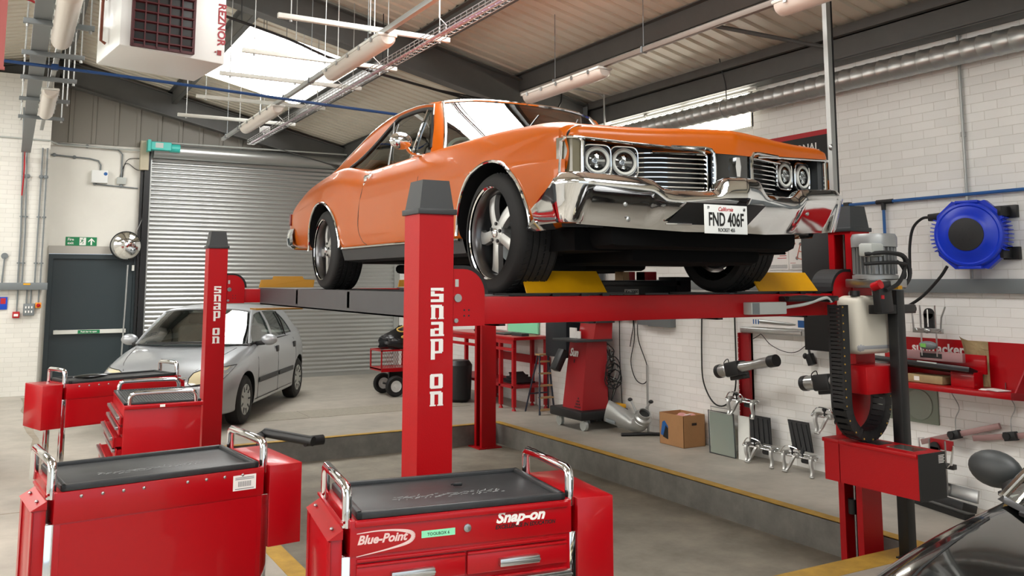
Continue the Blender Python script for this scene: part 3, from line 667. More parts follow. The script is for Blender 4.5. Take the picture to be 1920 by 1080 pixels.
for s in (-1, 1):
    b = B()
    for k in range(8):
        z = .582 + k * .0262; b.tube([(CX + s * dx, yf(dx) + o, ZG + z + .0) for dx, o in ((.15, .05), (.30, .052), (.42, .056), (.48, .075), (.54, .115))], .0055, 6)
    gr = part('grille', b, CHROME, car, 'thin horizontal chrome grille bars')
    b = B(); zz = ((.15, .565), (.15, .775), (.16, .785), (.50, .775)); 
    b.tube([(CX + s * dx, yf(dx) + .045, ZG + z) for dx, z in ((.48, .563), (.17, .558), (.15, .57), (.15, .76), (.165, .775), (.48, .768))], .007, 8); part('grille_frame', b, CHROME, gr)
    b = B(); b.tube([(CX + s * dx, yf(dx) + .0, ZG + z) for dx, z in ((.40, .794), (.20, .796), (.16, .79), (.142, .77), (.138, .70), (.14, .60))], .011, 8); part('grille_moulding', b, CHROME, car)
    nrm = Vector((s * .2, -1, 0)).normalized(); tx = Vector((1, s * .2, 0)).normalized(); up = Vector((0, 0, 1))
    for dx, rc in ((.775, .085), (.605, .105)):
        c = Vector((CX + s * dx, yf(dx) + rc, ZG + .712)); pts = []
        for k in range(32):
            a = 2 * math.pi * k / 32; ex = 4.5
            pts.append(c + tx * .083 * math.copysign(abs(math.cos(a)) ** (2 / ex), math.cos(a)) + up * .086 * math.copysign(abs(math.sin(a)) ** (2 / ex), math.sin(a)))
        b = B(); b.prism([p + nrm * -.03 for p in pts], nrm * .028); hl = part('headlamp', b, BLACK, car, 'round headlamp in a square chrome bezel')
        b = B(); b.tube(pts, .0065, 8, closed=True); part('bezel', b, CHROME, hl)
        b = B(); b.tube([c + (tx * math.cos(2 * math.pi * k / 32) + up * math.sin(2 * math.pi * k / 32)) * .063 + nrm * .006 for k in range(32)], .0085, 8, closed=True); part('halo_ring', b, OFFWHITE, hl, 'pale ring round the lamp')
        b = B(); b.tube([c + (tx * math.cos(2 * math.pi * k / 32) + up * math.sin(2 * math.pi * k / 32)) * .075 + nrm * .004 for k in range(32)], .004, 8, closed=True); part('lamp_rim', b, STEEL, hl)
        b = B(); b.ell(c + up * .026 + nrm * .004, .022, .012, .022, 12, 8); b.ell(c - up * .028 + nrm * .004, .022, .012, .022, 12, 8); b.obox(c + tx * .02 + nrm * .004, tx, up, .024, .006, .006); b.ell(c - tx * .022 + nrm * .002, .014, .01, .016, 10, 6); part('reflector', b, CHROME, hl)
        b = B(); b.lathe([(.057, 0), (.045, .01), (.02, .017), (.001, .019)], c + nrm * .006, nrm, 24, caps=False); part('lens', b, CLEAR, hl)
    b = B(); b.grid([[(CX + s * .868, yf(.868) + .13, ZG + z), (CX + s * .872, yf(.872) + .03, ZG + z), (CX + s * .906, yf(.906) + .012, ZG + z)] for z in (.60, .82)]); part('lamp_side_panel', b, CHAR, car)
    # wrap-round corner lamp
    b = B(); P = [(s * .905, yf(.905) + .01), (s * .955, yf(.955) + .004), (s * .985, yf(.985) + .015), (s * .998, 3.87)]
    b.grid([[(CX + x, y, ZG + z) for x, y in P] for z in (.625, .80, .822)]); cl = part('corner_lamp', b, LAMPGLASS, car, 'smoked wrap-round corner lamp')
    b = B(); b.tube([(CX + s * .905, yf(.905), ZG + .63), (CX + s * .905, yf(.905), ZG + .80), (CX + s * .93, yf(.93), ZG + .822), (CX + s * .975, yf(.975), ZG + .822), (CX + s * .992, yf(.985) + .01, ZG + .80), (CX + s * .997, yf(.985) + .02, ZG + .63)], .009, 8); part('lamp_surround', b, CHROME, cl)
# chrome bumper
TOP = [(0, .632), (.10, .63), (.135, .622), (.185, .556), (.25, .552), (.44, .552), (.49, .562), (.55, .602), (.62, .612), (.90, .628), (1.02, .632), (1.3, .6)]
RDG = [(0, .522), (.15, .515), (.40, .486), (.49, .488), (.56, .54), (.7, .552), (.95, .57), (1.02, .575), (1.3, .54)]
BOT = [(0, .338), (.3, .338), (.6, .352), (.9, .368), (1.02, .375), (1.3, .38)]
b = B(); rows = []
path = []
for k in range(0, 57): path.append((k / 56 * .90, None))
for k in range(1, 10):
    a = math.pi / 2 * k / 9; path.append((.90 + .125 * math.sin(a), yf(.90) - .07 + .14 * (1 - math.cos(a))))
for k in range(1, 9): path.append((1.025 - .002 * k, yf(.9) + .07 + .03 * k))
def brow(i, s):
    dx, y = path[i]
    if y is None: y = yf(dx) - .07
    u = min(dx, 1.02); zt = lerp_tab(TOP, u)[0]; zr = lerp_tab(RDG, u)[0]; zb = lerp_tab(BOT, u)[0]
    j = i - 57
    nx, ny = 0., -1.
    if j >= 0:
        a = min(1, (j + 1) / 9) * math.pi / 2; nx, ny = math.sin(a), -math.cos(a)
    e = 0
    if j > 8:
        e = (j - 8) / 8; zt -= .20 * e; zr -= .12 * e
    tk = 1.0 if j < 0 else max(.12, 1 - (j + 1) / 8)
    def P(o, z): return (CX + s * (dx + nx * o), y + ny * o, ZG + z)
    return [P(-.075, zt - .004), P(-.02, zt + .004), P(-.004, zt - .004), P(.006, zt - .02), P(.018, (zt + zr) / 2), P(.026, zr + .006), P(.022, zr - .008), P(.022 - .048 * tk, zr * .55 + zb * .45), P(.012 - .097 * tk, zb + .02), P(-.105 * tk, zb), P(-.04 - .11 * tk, zb + .006)]
rows = [brow(i, -1) for i in range(len(path) - 1, 0, -1)] + [brow(i, 1) for i in range(len(path))]
b.grid(rows); bump = part('front_bumper', b, CHROME, car, 'chrome front bumper with stepped top edge', ang=48)
def onb(dx, z, o=.004):
    zr = lerp_tab(RDG, abs(dx))[0]; zb = lerp_tab(BOT, abs(dx))[0]; t = (zr - z) / (zr - zb); y = yf(dx) - .07
    return (CX + dx, y - (.022 - .107 * t) - o - .002, ZG + z)
b = B(); L = [(-.33, .495), (.30, .495)]; Lb = [(-.40, .40), (.36, .40)]
b.grid([[onb((-.38 - .07 * j / 6) * (1 - k / 12) + (.16 - .10 * j / 6) * k / 12, .486 - .112 * j / 6, .004) for k in range(13)] for j in range(7)]); part('plate_recess', b, BLACK, bump, 'black recess in the bumper')
b = B(); b.tube([onb(-.45 + .15 * k / 4, .376, .006) for k in range(5)], .006, 6); part('recess_lip', b, CHROME, bump)
for dx, z in ((-.70, .47), (-.66, .395), (.62, .47), (-.97, .5)):
    b = B(); p = Vector(onb(dx, z, 0)); b.ell(p, .014, .006, .014, 12, 6); part('bumper_bolt', b, STEEL, bump)
for s in (-1, 1):
    b = B(); yy = [4.03, 4.07, 4.12, 4.16]; rows = []
    for y, za in zip((3.93, 4.0, 4.06, 4.12, 4.155), (.47, .46, .43, .395, .365)):
        x = side_x(y, .45, .010); rows.append([(CX + s * x, y, ZG + za), (CX + s * (x + .008), y, ZG + (za + .35) / 2), (CX + s * (x - .03), y, ZG + .345)])
    b.grid(rows); part('valance', b, CHROME, car, 'chrome lower valance behind the bumper corner')
# number plate
b = B(); X0, X1 = 3.33 - .0, 3.645; yq = yf(0) - .105; 
pn = [(3.315, yq, ZG + .320), (3.62, yq, ZG + .320), (3.62, yq, ZG + .472), (3.315, yq, ZG + .472)]
b.box(3.122, 3.424, yq - .004, yq, ZG + .320, ZG + .472, .0018); pl = part('number_plate', b, WHITE, car, 'white number plate reading FND 406F')
b = B(); cx = 3.273
b.text('FND 406F', (cx, yq - .0055, ZG + .362), (1, 0, 0), (0, 0, 1), .098, .0006, .0022, sx=.60, align='CENTER'); b.text('ROCKET 455', (cx, yq - .0055, ZG + .331), (1, 0, 0), (0, 0, 1), .026, .0005, .0004, sx=.8, align='CENTER')
b.text('19', (3.140, yq - .0055, ZG + .448), (1, 0, 0), (0, 0, 1), .022, .0005, .0004, sx=.75); b.text('68', (3.393, yq - .0055, ZG + .444), (1, 0, 0), (0, 0, 1), .022, .0005, .0004, sx=.75); part('plate_lettering', b, INK, pl)
b = B(); b.text('California', (cx - .005, yq - .0055, ZG + .440), (1, 0, 0), (0, 0, 1), .030, .0005, .0003, shear=.35, sx=.9, align='CENTER'); part('state_lettering', b, REDINK, pl)
# greenhouse
ROOF = [(5.98, .735, 1.408), (6.15, .722, 1.44), (6.42, .712, 1.463), (6.87, .712, 1.457), (7.32, .728, 1.385), (7.61, .766, 1.278), (7.83, .815, 1.173), (8.05, .845, 1.095), (8.30, .85, 1.045)]
RS = smooth_tab(ROOF, 5)
b = B(); rg = B(); hd = B(); rows = []
for Y, w, z in RS:
    t = max(0, min(1, (Y - 7.1) / 1.2)); cr = .055 * (1 - t) + .02 * t; bow = -.10 * max(0, 1 - (Y - 5.98) / .7) + .06 * t
    rows.append([(CX + w * u, Y + bow * (1 - u * u), ZG + z + cr * (1 - u ** 4)) for u in [k / 16 for k in range(-16, 17)]])
for (Ya, *_), ra, rb in zip(RS, rows, rows[1:]):
    for k in range(32):
        q = [ra[k], ra[k + 1], rb[k + 1], rb[k]]; u = (k + .5 - 16) / 16
        tgt = rg if (abs(u) < .70 and 7.40 < Ya < 8.22) else b
        tgt.poly(q)
roof = part('roof', b, ORANGE, car, ang=60, weld=True); part('rear_window', rg, CARGLASS, car, ang=60, weld=True)
hd.grid([[(CX + (p[0] - CX) * .965, p[1], p[2] - .035) for p in r] for r in rows if r[0][1] < 7.5]); part('headliner', hd, mat('headliner', (60, 62, 62), .8), car, ang=60)
def Ttop(Y):
    if Y < 5.98:
        t = (Y - 5.76) / .22; return (.862 + (.735 - .862) * t, 1.0 + .408 * t)
    return lerp_tab(RS, Y)
def Tbot(Y):
    r = lerp_tab(BTS, Y); return (r[3] - .035 if False else lerp_tab([(q[0], q[4] - .03) for q in BTS], Y)[0], r[0] - .012)
def vt(Y):
    if Y < 5.98: return 1.0 - .10
    if Y < 6.7: return .90
    return max(0.02, .90 - .88 * ((Y - 6.7) / .86) ** 1.15)
YS = [5.78, 5.82, 5.88, 5.93, 5.98] + [6.05 + .06 * k for k in range(38)]
for s in (-1, 1):
    g = B(); o = B(); ga = []; ob = []; top = []; low = []
    for Y in YS:
        xt, zt = Ttop(Y); xb, zb = Tbot(Y); v = vt(Y)
        def pt(v, out=0):
            bul = .018 * math.sin(math.pi * v); return (CX + s * (xb + (xt - xb) * v + bul + out), Y, ZG + zb + (zt - zb) * v)
        if Y <= 7.56: ga.append([pt(v * k / 4, -.012) for k in range(5)]); top.append(pt(v, -.004)); low.append(pt(0.005, .002))
        ob.append([pt(v, 0), pt((v + 1) / 2, 0), pt(1, 0.)])
    g.grid(ga); o.grid(ob)
    part('side_window', g, CARGLASS, car, ang=60); part('window_pillar', o, ORANGE, car, ang=60)
    k = B(); k.tube(top, .014, 6); part('window_seal', k, BLACK, car)
    k = B(); k.tube(low, .008, 6); part('belt_trim', k, CHROME, car)
    k = B(); k.tube([(CX + s * (Ttop(Y)[0] + .008), Y, ZG + Ttop(Y)[1] - .006) for Y in YS if 5.9 < Y < 7.9], .006, 6); part('drip_rail', k, ORANGE if False else CHROME, roof)
    k = B(); k.tube([(CX + s * .858, 6.16, ZG + 1.0), (CX + s * .80, 6.10, ZG + 1.22), (CX + s * .748, 6.08, ZG + 1.375)], .010, 6, 4); part('vent_window_frame', k, CHROME, car)
    k = B(); k.tube([(CX + s * .852, 6.62, ZG + 1.0), (CX + s * .80, 6.68, ZG + 1.2), (CX + s * .75, 6.76, ZG + 1.385)], .007, 6, 4); part('quarter_glass_edge', k, STEEL, car)
# windscreen
b = B(); rows = []; edge = []
for j in range(9):
    t = j / 8; r = []
    for k in range(-12, 13):
        u = k / 12; wb, wt = .862, .735
        x = (wb + (wt - wb) * t) * u; yb = 5.76 - .38 * (1 - u * u); yt = 5.985 - .10 * (1 - u * u); zb = .995 + .01 * (1 - u * u); z1 = 1.405 + .055 * (1 - u ** 4)
        bul = .03 * math.sin(math.pi * t)
        r.append((CX + x, yb + (yt - yb) * t - bul, ZG + zb + (z1 - zb) * t))
    rows.append(r)
b.grid([r[1:-1] for r in rows]); part('windscreen', b, CARGLASS, car, ang=70)
b = B(); b.tube([r[1] for r in rows] + rows[-1][2:-2] + [r[-2] for r in rows[::-1]], .013, 8); part('windscreen_trim', b, CHROME, car)
for s, kk in ((-1, 0), (1, -1)):
    b = B(); b.grid([[(p[0] + s * .004, p[1] + .012, p[2]), (p[0] + s * .004, p[1] - .012, p[2] + .002), (r2[0] - s * .01, r2[1] - .006, r2[2])] for p, r2 in [(r[kk], r[1 if kk == 0 else -2]) for r in rows]]); part('front_pillar', b, ORANGE, car, ang=70)
b = B(); b.grid([[(p[0], p[1] - .004, p[2] + .004) for p in rows[-1]], [(p[0], p[1] + .05, p[2] + .012) for p in rows[-1]]]); part('roof_header', b, ORANGE, car, ang=70)
b = B(); b.tube([(CX - .55, 5.52, ZG + 1.02), (CX - .30, 5.45, ZG + 1.12), (CX - .1, 5.52, ZG + 1.3)], .007, 6, 4); part('wiper', b, BLACKMET, car); b = B(); b.tube([(CX + .05, 5.42, ZG + 1.02), (CX + .25, 5.52, ZG + 1.3)], .006, 6, 4); part('wiper', b, BLACKMET, car)
b = B(); b.tube([(CX - .4 + .19 * math.cos(2 * math.pi * k / 28), 6.05 + .10 * math.sin(2 * math.pi * k / 28), ZG + 1.02 + .17 * math.sin(2 * math.pi * k / 28)) for k in range(28)], .014, 8, closed=True); part('steering_wheel', b, OFFWHITE, car)
for dx in (-.4, .4):
    b = B(); b.box(CX + dx - .27, CX + dx + .27, 6.75, 6.88, ZG + .95, ZG + 1.13, .04, 3); part('seat', b, BLACK, car)
b = B(); b.box(CX - .65, CX + .65, 7.35, 7.46, ZG + .95, ZG + 1.10, .04, 3); part('seat', b, BLACK, car)
# mirror, handle, door line, sill, side details
b = B(); b.ell((2.335, 5.69, ZG + 1.052), .085, .04, .062, 20, 12); b.tube([(2.36, 5.70, ZG + 1.045), (2.45, 5.80, ZG + 1.0), (2.53, 5.84, ZG + .985)], .014, 10, 4); b.obox((2.545, 5.85, ZG + .985), (1, 0, 0), (0, 0, 1), .045, .03, .012, .005)
part('door_mirror', b, CHROME, car, 'chrome door mirror')
for s in (-1, 1):
    sx = lambda y, z, o=.0: CX + s * side_x(y, z, o)
    b = B(); b.obox((sx(6.79, .925, .022), 6.79, ZG + .925), (0, 1, 0), (0, 0, 1), .075, .009, .013, .004); b.obox((sx(6.74, .915, .008), 6.74, ZG + .915), (1, 0, 0), (0, 0, 1), .02, .015, .012); b.cyl((sx(6.86, .87, -.01), 6.86, ZG + .865), (sx(6.86, .87, .008), 6.86, ZG + .865), .011, n=12); b.obox((sx(6.86, .905, .006), 6.87, ZG + .91), (0, 1, 0), (0, 0, 1), .03, .006, .02, .004)
    part('door_handle', b, CHROME, car, 'chrome door handle')
    b = B(); pts = [(sx(y, z, -.0005), y, ZG + z) for y, z in ((6.87, .975), (6.87, .9), (6.88, .8), (6.915, .65), (6.93, .5), (6.86, .40), (6.78, .365))]
    b.tube(pts, .0035, 5, 5); part('door_gap', b, BLACK, car); b = B(); pts = [(sx(y, z, -.0005), y, ZG + z) for y, z in ((5.70, .985), (5.70, .8), (5.72, .5), (5.76, .37))]; b.tube(pts, .0028, 5, 5); part('door_gap', b, BLACK, car)
    b = B(); b.tube([(sx(y, .375, .006), y, ZG + z) for y, z in ((5.04, .335), (5.4, .345), (6.0, .35), (6.6, .352), (7.33, .352))], .009, 8, 4); part('sill_trim', b, CHROME, car)
    b = B(); b.grid([[(sx(y, .36, -.002), y, ZG + .342), (sx(y, .36, -.03), y, ZG + .25), (sx(y, .36, -.16), y, ZG + .235), (sx(y, .36, -.2), y, ZG + .34)] for y in (5.02, 5.06, 5.8, 6.6, 7.33, 7.37)]); part('sill', b, CHAR, car, 'dark sill panel')
    b = B(); b.obox((sx(9.02, .70, .004), 9.02, ZG + .70), (0, 1, 0), (0, 0, 1), .03, .008, .06, .004); part('side_marker', b, mat('marker_red', (110, 16, 22), .2), car)
# rear bumper
b = B(); rows = []
for k in range(-24, 25):
    u = k / 24; a = abs(u); x = .99 * math.sin(u * math.pi / 2) if a > .5 else .7 * 2 * u * .99 * 1.0101 / 1.4142 * 1.0
    x = .99 * math.copysign(min(1, a * 1.12), u); y = 9.27 - (0 if a < .8 else (a - .8) / .2 * .45) ; 
    rows.append([(CX + x * (1.0), y, ZG + .60), (CX + x * 1.015, y + (.04 if a < .85 else .0), ZG + .54), (CX + x * 1.005, y + .01, ZG + .44), (CX + x * .96, y - .05, ZG + .40)])
b.grid(rows); part('rear_bumper', b, CHROME, car, ang=60)
# underbody
b = B(); b.box(CX - .80, CX + .80, 4.0, 8.3, ZG + .24, ZG + .36); b.box(CX - .70, CX + .70, 3.80, 4.3, ZG + .25, ZG + .40, .05); b.box(CX - .45, CX + .55, 3.95, 4.7, ZG + .17, ZG + .32, .05); b.box(CX - .25, CX + .25, 4.7, 5.6, ZG + .14, ZG + .28, .03)
b.tube([(CX - .4, 5.2, ZG + .17), (CX - .42, 6.5, ZG + .16), (CX - .42, 7.4, ZG + .18)], .04, 10); b.tube([(CX + .4, 5.2, ZG + .17), (CX + .42, 6.5, ZG + .16), (CX + .42, 7.4, ZG + .18)], .04, 10)
b.cyl((CX - .75, 7.82, ZG + .345), (CX + .75, 7.82, ZG + .345), .05); b.cyl((CX - .75, 4.6, ZG + .3), (CX + .75, 4.6, ZG + .3), .04); b.ell((CX, 7.82, ZG + .33), .15, .14, .15)
part('underbody', b, UNDER, car)
# wheels
def wheel(par, c, s):      # s = -1: outer face towards -x
    ax = Vector((s, 0, 0)); c = Vector(c)
    b = B(); prof = [(.275, .02), (.29, .008), (.325, .0), (.345, -.012), (.356, -.03)]
    for k in range(5):
        h = -.045 - k * .042; prof += [(.358, h), (.358, h - .03), (.350, h - .032), (.350, h - .038), (.358, h - .04)]
    prof += [(.352, -.258), (.33, -.268), (.28, -.26)]
    b.lathe(prof, c, ax, 56, caps=False)
    for k in range(56):
        a = 2 * math.pi * k / 56; d = Vector((0, math.cos(a), math.sin(a))); t = Vector((0, -math.sin(a), math.cos(a)))
        for h, sl in ((-.055, .5), (-.1, -.5), (-.17, .5), (-.225, -.5)): b.obox(c + d * .3585 + ax * h, (ax * 1 + t * sl), d, .017, .004, .0022)
    ty = part('wheel', b, RUBBER, par, 'low-profile tyre on a deep silver five-spoke rim', ang=30)
    b = B(); b.lathe([(.270, .002), (.285, .012), (.292, .006), (.286, -.004), (.270, -.012)], c, ax, 56, caps=False); part('rim_lip', b, CHROME, ty, 'polished rim lip', ang=60)
    b = B(); b.lathe([(.269, -.010), (.258, -.02), (.246, -.035), (.238, -.07), (.230, -.13), (.225, -.24)], c, ax, 56, caps=False); part('rim_barrel', b, BARREL, ty, 'dark polished rim barrel', ang=60)
    b = B()
    for k in range(5):
        a0 = 2 * math.pi * k / 5 + R(62)
        rows = []
        for j in range(9):
            t = j / 8; r = .05 + .185 * t; w_ = .036 + .012 * t * t; a = a0 + .22 * (t - .3) * (t - .3) * -s
            d = Vector((0, math.cos(a), math.sin(a))); q = Vector((0, -math.sin(a), math.cos(a))); h = -.038 - .022 * t * t
            p = c + d * r; rows.append([p + q * w_ + ax * (h - .03), p + q * w_ * .85 + ax * h, p + q * w_ * .3 + ax * (h + .006), p - q * w_ * .3 + ax * (h + .006), p - q * w_ * .85 + ax * h, p - q * w_ + ax * (h - .03)])
        b.grid(rows)
    b.lathe([(.03, -.028), (.07, -.034), (.08, -.06), (.07, -.1)], c, ax, 30); part('spokes', b, SPOKE, ty, 'five brushed curved spokes', ang=45)
    b = B(); b.lathe([(.001, -.012), (.018, -.014), (.028, -.022), (.03, -.045)], c, ax, 20, caps=False)
    part('hub_cap', b, CHROME, ty)
    b = B()
    for k in range(5):
        a = 2 * math.pi * k / 5 + R(26); d = Vector((0, math.cos(a), math.sin(a))); b.cyl(c + d * .055 + ax * -.05, c + d * .055 + ax * -.024, .011, n=10)
    part('lug_nut', b, BLACK, ty)
    b = B(); b.lathe([(.05, -.135), (.17, -.135), (.17, -.16), (.05, -.16)], c, ax, 40); part('brake_disc', b, GREYBOX, ty)
    b = B(); b.lathe([(.001, -.2), (.2, -.2), (.2, -.24), (.001, -.24)], c, ax, 30); part('wheel_back', b, BLACK, ty)
for ya in (4.60, 7.82):
    for s in (-1, 1): wheel(car, (CX + s * .995, ya, ZG + .358), s)
# ================================================================== HATCHBACKS
def hatchback(root, paint, silver=True):
    AT = [(-.88, .52, .60, .30, .50, .50), (-.84, .64, .70, .24, .56, .64), (-.74, .72, .765, .20, .62, .745), (-.55, .79, .815, .19, .66, .83), (-.3, .85, .842, .19, .69, .895), (0., .91, .855, .19, .71, .955), (.3, .965, .86, .19, .72, 1.0),
          (.55, 1.0, .86, .19, .73, 1.0), (1.0, 1.005, .86, .19, .735, .9), (1.9, 1.015, .86, .19, .735, .9), (2.5, 1.03, .855, .20, .73, .95), (2.9, 1.03, .835, .22, .71, 1.0), (3.12, .99, .80, .25, .68, .98), (3.24, .85, .77, .28, .66, .86), (3.30, .55, .74, .34, .62, .56)]
    S = smooth_tab(AT, 5)
    def sect(r):
        Y, zt, wm, zb, wt, zc = r; fl = .018 * (math.exp(-(Y / .38) ** 2) + math.exp(-((Y - 2.65) / .38) ** 2))
        mid = zb + (zt - zb) * .45
        return [(wm - .14, zb), (wm - .03, zb + .02), (wm - .008, zb + .1), (wm + fl, mid), (wm + fl * .6 - .004, zt - .22), (wm - .035, zt - .1), (wt + .05, zt - .025), (wt, zt), (wt - .1, zt + (zc - zt) * .3 + .004), (wt * .55, zc - .012), (wt * .25, zc), (0, zc + .003)]
    def sh(Y, dx): return Y + (.22 * min(1, abs(dx)) ** 2.2 if Y < 0 else 0) * max(0, min(1, -Y / .8)) - .10 * max(0, (Y - 2.9) / .4) * abs(dx) ** 2
    b = B(); rows = []
    for r in S:
        P = catmull([Vector((p[0], p[1], 0)) for p in sect(r)], 4); h = [(p.x, p.y) for p in P]; f = [(-x, z) for x, z in h] + [(x, z) for x, z in h[::-1][1:]]
        rows.append([(x, sh(r[0], x), z) for x, z in f])
    V = b.grid(rows); b._f(V[0]); b._f(V[-1][::-1]); n = len(V[0]); b.m(1)
    for a, c in zip(V, V[1:]): b._f([a[n - 1], a[0], c[0], c[n - 1]])
    for f in b.bm.faces:
        c = f.calc_center_median()
        if abs(c.x) < .66 and .55 < c.y < 2.9 and c.z > .85: f.material_index = 1
    body = part('body', b, [paint, BLACK], root, ang=50)
    cb = B(); cb.mi = 1
    for ya in (0, 2.65):
        for s in (-1, 1): cb.prism([(s * .5, ya + .345 * math.cos(k * math.pi / 20), .325 + .345 * math.sin(k * math.pi / 20)) for k in range(40)], (s * .6, 0, 0))
    cme = cb.mesh('cutter', [paint, BLACK]); co = bpy.data.objects.new('cutter', cme); COL.objects.link(co); co.parent = root
    md = body.modifiers.new('b', 'BOOLEAN'); md.object = co; md.operation = 'DIFFERENCE'; md.solver = 'EXACT'; bpy.context.view_layer.update()
    nm = bpy.data.meshes.new_from_object(body.evaluated_get(bpy.context.evaluated_depsgraph_get())); body.modifiers.clear(); body.data = nm; nm.name = 'body'; nm.set_sharp_from_angle(angle=R(40)); bpy.data.objects.remove(co)
    def wx(Y, z, o=0.):
        P = catmull([Vector((p[0], p[1], 0)) for p in sect((Y,) + lerp_tab(S, Y))], 4)
        for a, c in zip(P, P[1:]):
            if a.y <= z <= c.y and max(a.x, c.x) > .5: return a.x + (c.x - a.x) * (z - a.y) / (c.y - a.y + 1e-9) + o
        return .85 + o
    RF = [(.92, .60, 1.395), (1.1, .585, 1.425), (1.5, .575, 1.44), (2.0, .575, 1.425), (2.4, .585, 1.385), (2.7, .60, 1.32), (2.9, .63, 1.2), (3.05, .665, 1.06), (3.1, .68, 1.01)]
    RS2 = smooth_tab(RF, 5); b = B(); rg = B(); rr = []
    for Y, w_, z in RS2:
        t = max(0, min(1, (Y - 2.4) / .5)); rr.append([(w_ * u, Y + (-.10 * max(0, 1 - (Y - .92) / .6)) * (1 - u * u) + .08 * t * (1 - u * u), z + .045 * (1 - t * .6) * (1 - u ** 4)) for u in [k / 14 for k in range(-14, 15)]])
    for (Ya, *_), ra, rb in zip(RS2, rr, rr[1:]):
        for k in range(28):
            u = (k + .5 - 14) / 14; (rg if abs(u) < .82 and 2.72 < Ya < 3.04 else b).poly([ra[k], ra[k + 1], rb[k + 1], rb[k]])
    part('roof', b, paint, root, ang=60, weld=True); part('rear_window', rg, CARGLASS, root, ang=60, weld=True)
    b = B(); b.grid([[(p[0] * .96, p[1], p[2] - .03) for p in r] for r in rr if r[14][1] < 2.6]); part('headliner', b, LTGREY, root, ang=60)
    def Tt(Y):
        if Y < .92: t = (Y - .36) / .56; return (.755 + (.60 - .755) * t, .985 + (1.395 - .985) * t)
        return lerp_tab(RS2, Y)
    def Tb(Y): return (.765, min(lerp_tab(S, max(Y, .5))[0] - .005, .99))
    YS2 = [.38, .45, .55, .65, .75, .85, .92] + [1.0 + .07 * k for k in range(31)]
    for s in (-1, 1):
        g = B(); o = B(); ga = []; ob = []; lw = []; tp = []
        for Y in YS2:
            xt, zt = Tt(Y); xb, zb = Tb(Y); v = .88 if Y < 2.0 else max(.02, .88 - .86 * ((Y - 2.0) / .55) ** 2)
            if Y < .5: v = .5
            f = lambda v, q=0: (s * (xb + (xt - xb) * v + .02 * math.sin(math.pi * v) + q), Y, zb + (zt - zb) * v)
            if Y < 2.52: ga.append([f(v * k / 3, -.01) for k in range(4)]); tp.append(f(v))
            ob.append([f(v), f((1 + v) / 2), f(1)]); lw.append(f(0, .012))
        g.grid(ga); o.grid(ob); part('side_window', g, CARGLASS, root, ang=60); part('window_frame', o, paint, root, ang=60)
        k = B(); k.tube([p for p, Y in zip(lw, YS2) if Y < 2.5], .012, 6); part('belt_seal', k, BLACK, root)
        k = B()
        for Y in (1.42,):
            xt, zt = Tt(Y); k.grid([[(s * (.765 + (xt - .765) * v + .03 * math.sin(math.pi * v)), Y + o_ - .10 * v, .99 + (zt - .99) * v) for o_ in (-.05, .05)] for v in (0, .25, .5, .75, .95)])
        part('door_pillar', k, paint if silver else BLACK, root)
        k = B(); xt, zt = Tt(2.1); k.tube([(s * .77, 2.12, .99), (s * .70, 2.1, 1.2), (s * .62, 2.05, 1.36)], .012, 6, 3); part('quarter_bar', k, BLACK, root)
        # mirror, handles, strip, lamps, wheels
        k = B(); k.ell((s * .955, .60, 1.03), .115, .065, .075, 18, 12); part('door_mirror', k, paint if silver else mat('mirror_black_plastic', (44, 47, 48), .5), root)
        k = B(); k.obox((s * .84, .60, .985), (1, 0, .1), (0, 0, 1), .07, .04, .03, .012); part('mirror_foot', k, BLACK, root)
        for yh in (1.42, 2.36):
            k = B(); k.obox((s * wx(yh, .86, .006), yh, .85), (0, 1, 0), (0, 0, 1), .06, .014, .045, .012); part('door_handle', k, BLACK, root)
        for y0, y1 in ((.50, 1.42), (1.48, 2.26)):
            k = B(); k.grid([[(s * wx(y, .50, .014 if e else .004), y, .50 + dz) for dz, e in ((-.035, 0), (-.03, 1), (.03, 1), (.035, 0))] for y in [y0 + (y1 - y0) * q / 6 for q in range(7)]]); part('rub_strip', k, CHAR, root)
        for yy in ((.48, .98), (1.45, .98), (2.42, .98)):
            k = B(); k.tube([(s * wx(yy[0], z, .0005), yy[0] + (.0 if yy[0] < 2 else -.12 * max(0, (.55 - z)) * 3), z) for z in (.95, .8, .65, .5, .35, .25)], .0035, 5); part('door_gap', k, BLACK, root)
        k = B(); k.grid([[(s * wx(y, .27, .008), y, .27), (s * wx(y, .2, .006), y, .20), (s * (wx(y, .2) - .1), y, .17)] for y in (.38, .8, 1.5, 2.27)]); part('sill', k, CHAR, root)
        k = B(); rows = []
        for z_, xa, xb in ((.575, .44, .70), (.60, .40, .745), (.66, .40, .775), (.715, .43, .79), (.745, .50, .795)):
            rows.append(drape(body, [(s * (xa + (xb - xa) * q / 8), -.6, z_ + .03 * (q / 8)) for q in range(9)], (0, 1, 0), .006))
        k.grid(rows); hl = part('headlamp', k, CREAM, root, 'cream clear headlamp' if silver else None, ang=60)
        k = B(); k.tube([Vector(p) for p in rows[0]] + [Vector(r[-1]) for r in rows[1:]] + [Vector(p) for p in rows[-1][::-1]] + [Vector(r[0]) for r in rows[-2:0:-1]], .006, 6, closed=True); part('lamp_gap', k, BLACK, hl)
        k = B(); k.tube(drape(body, [(s * x, -.5, z) for x, z in ((.40, .62), (.40, .68), (.46, .77), (.55, .84), (.63, .90))], (0, .35, -1), .002) if False else drape(body, [(s * x, y, 2) for x, y in ((.44, -.70), (.52, -.52), (.58, -.3), (.62, -.1), (.66, .15))], (0, 0, -1), .001), .004, 5); part('bonnet_gap', k, BLACK, root)
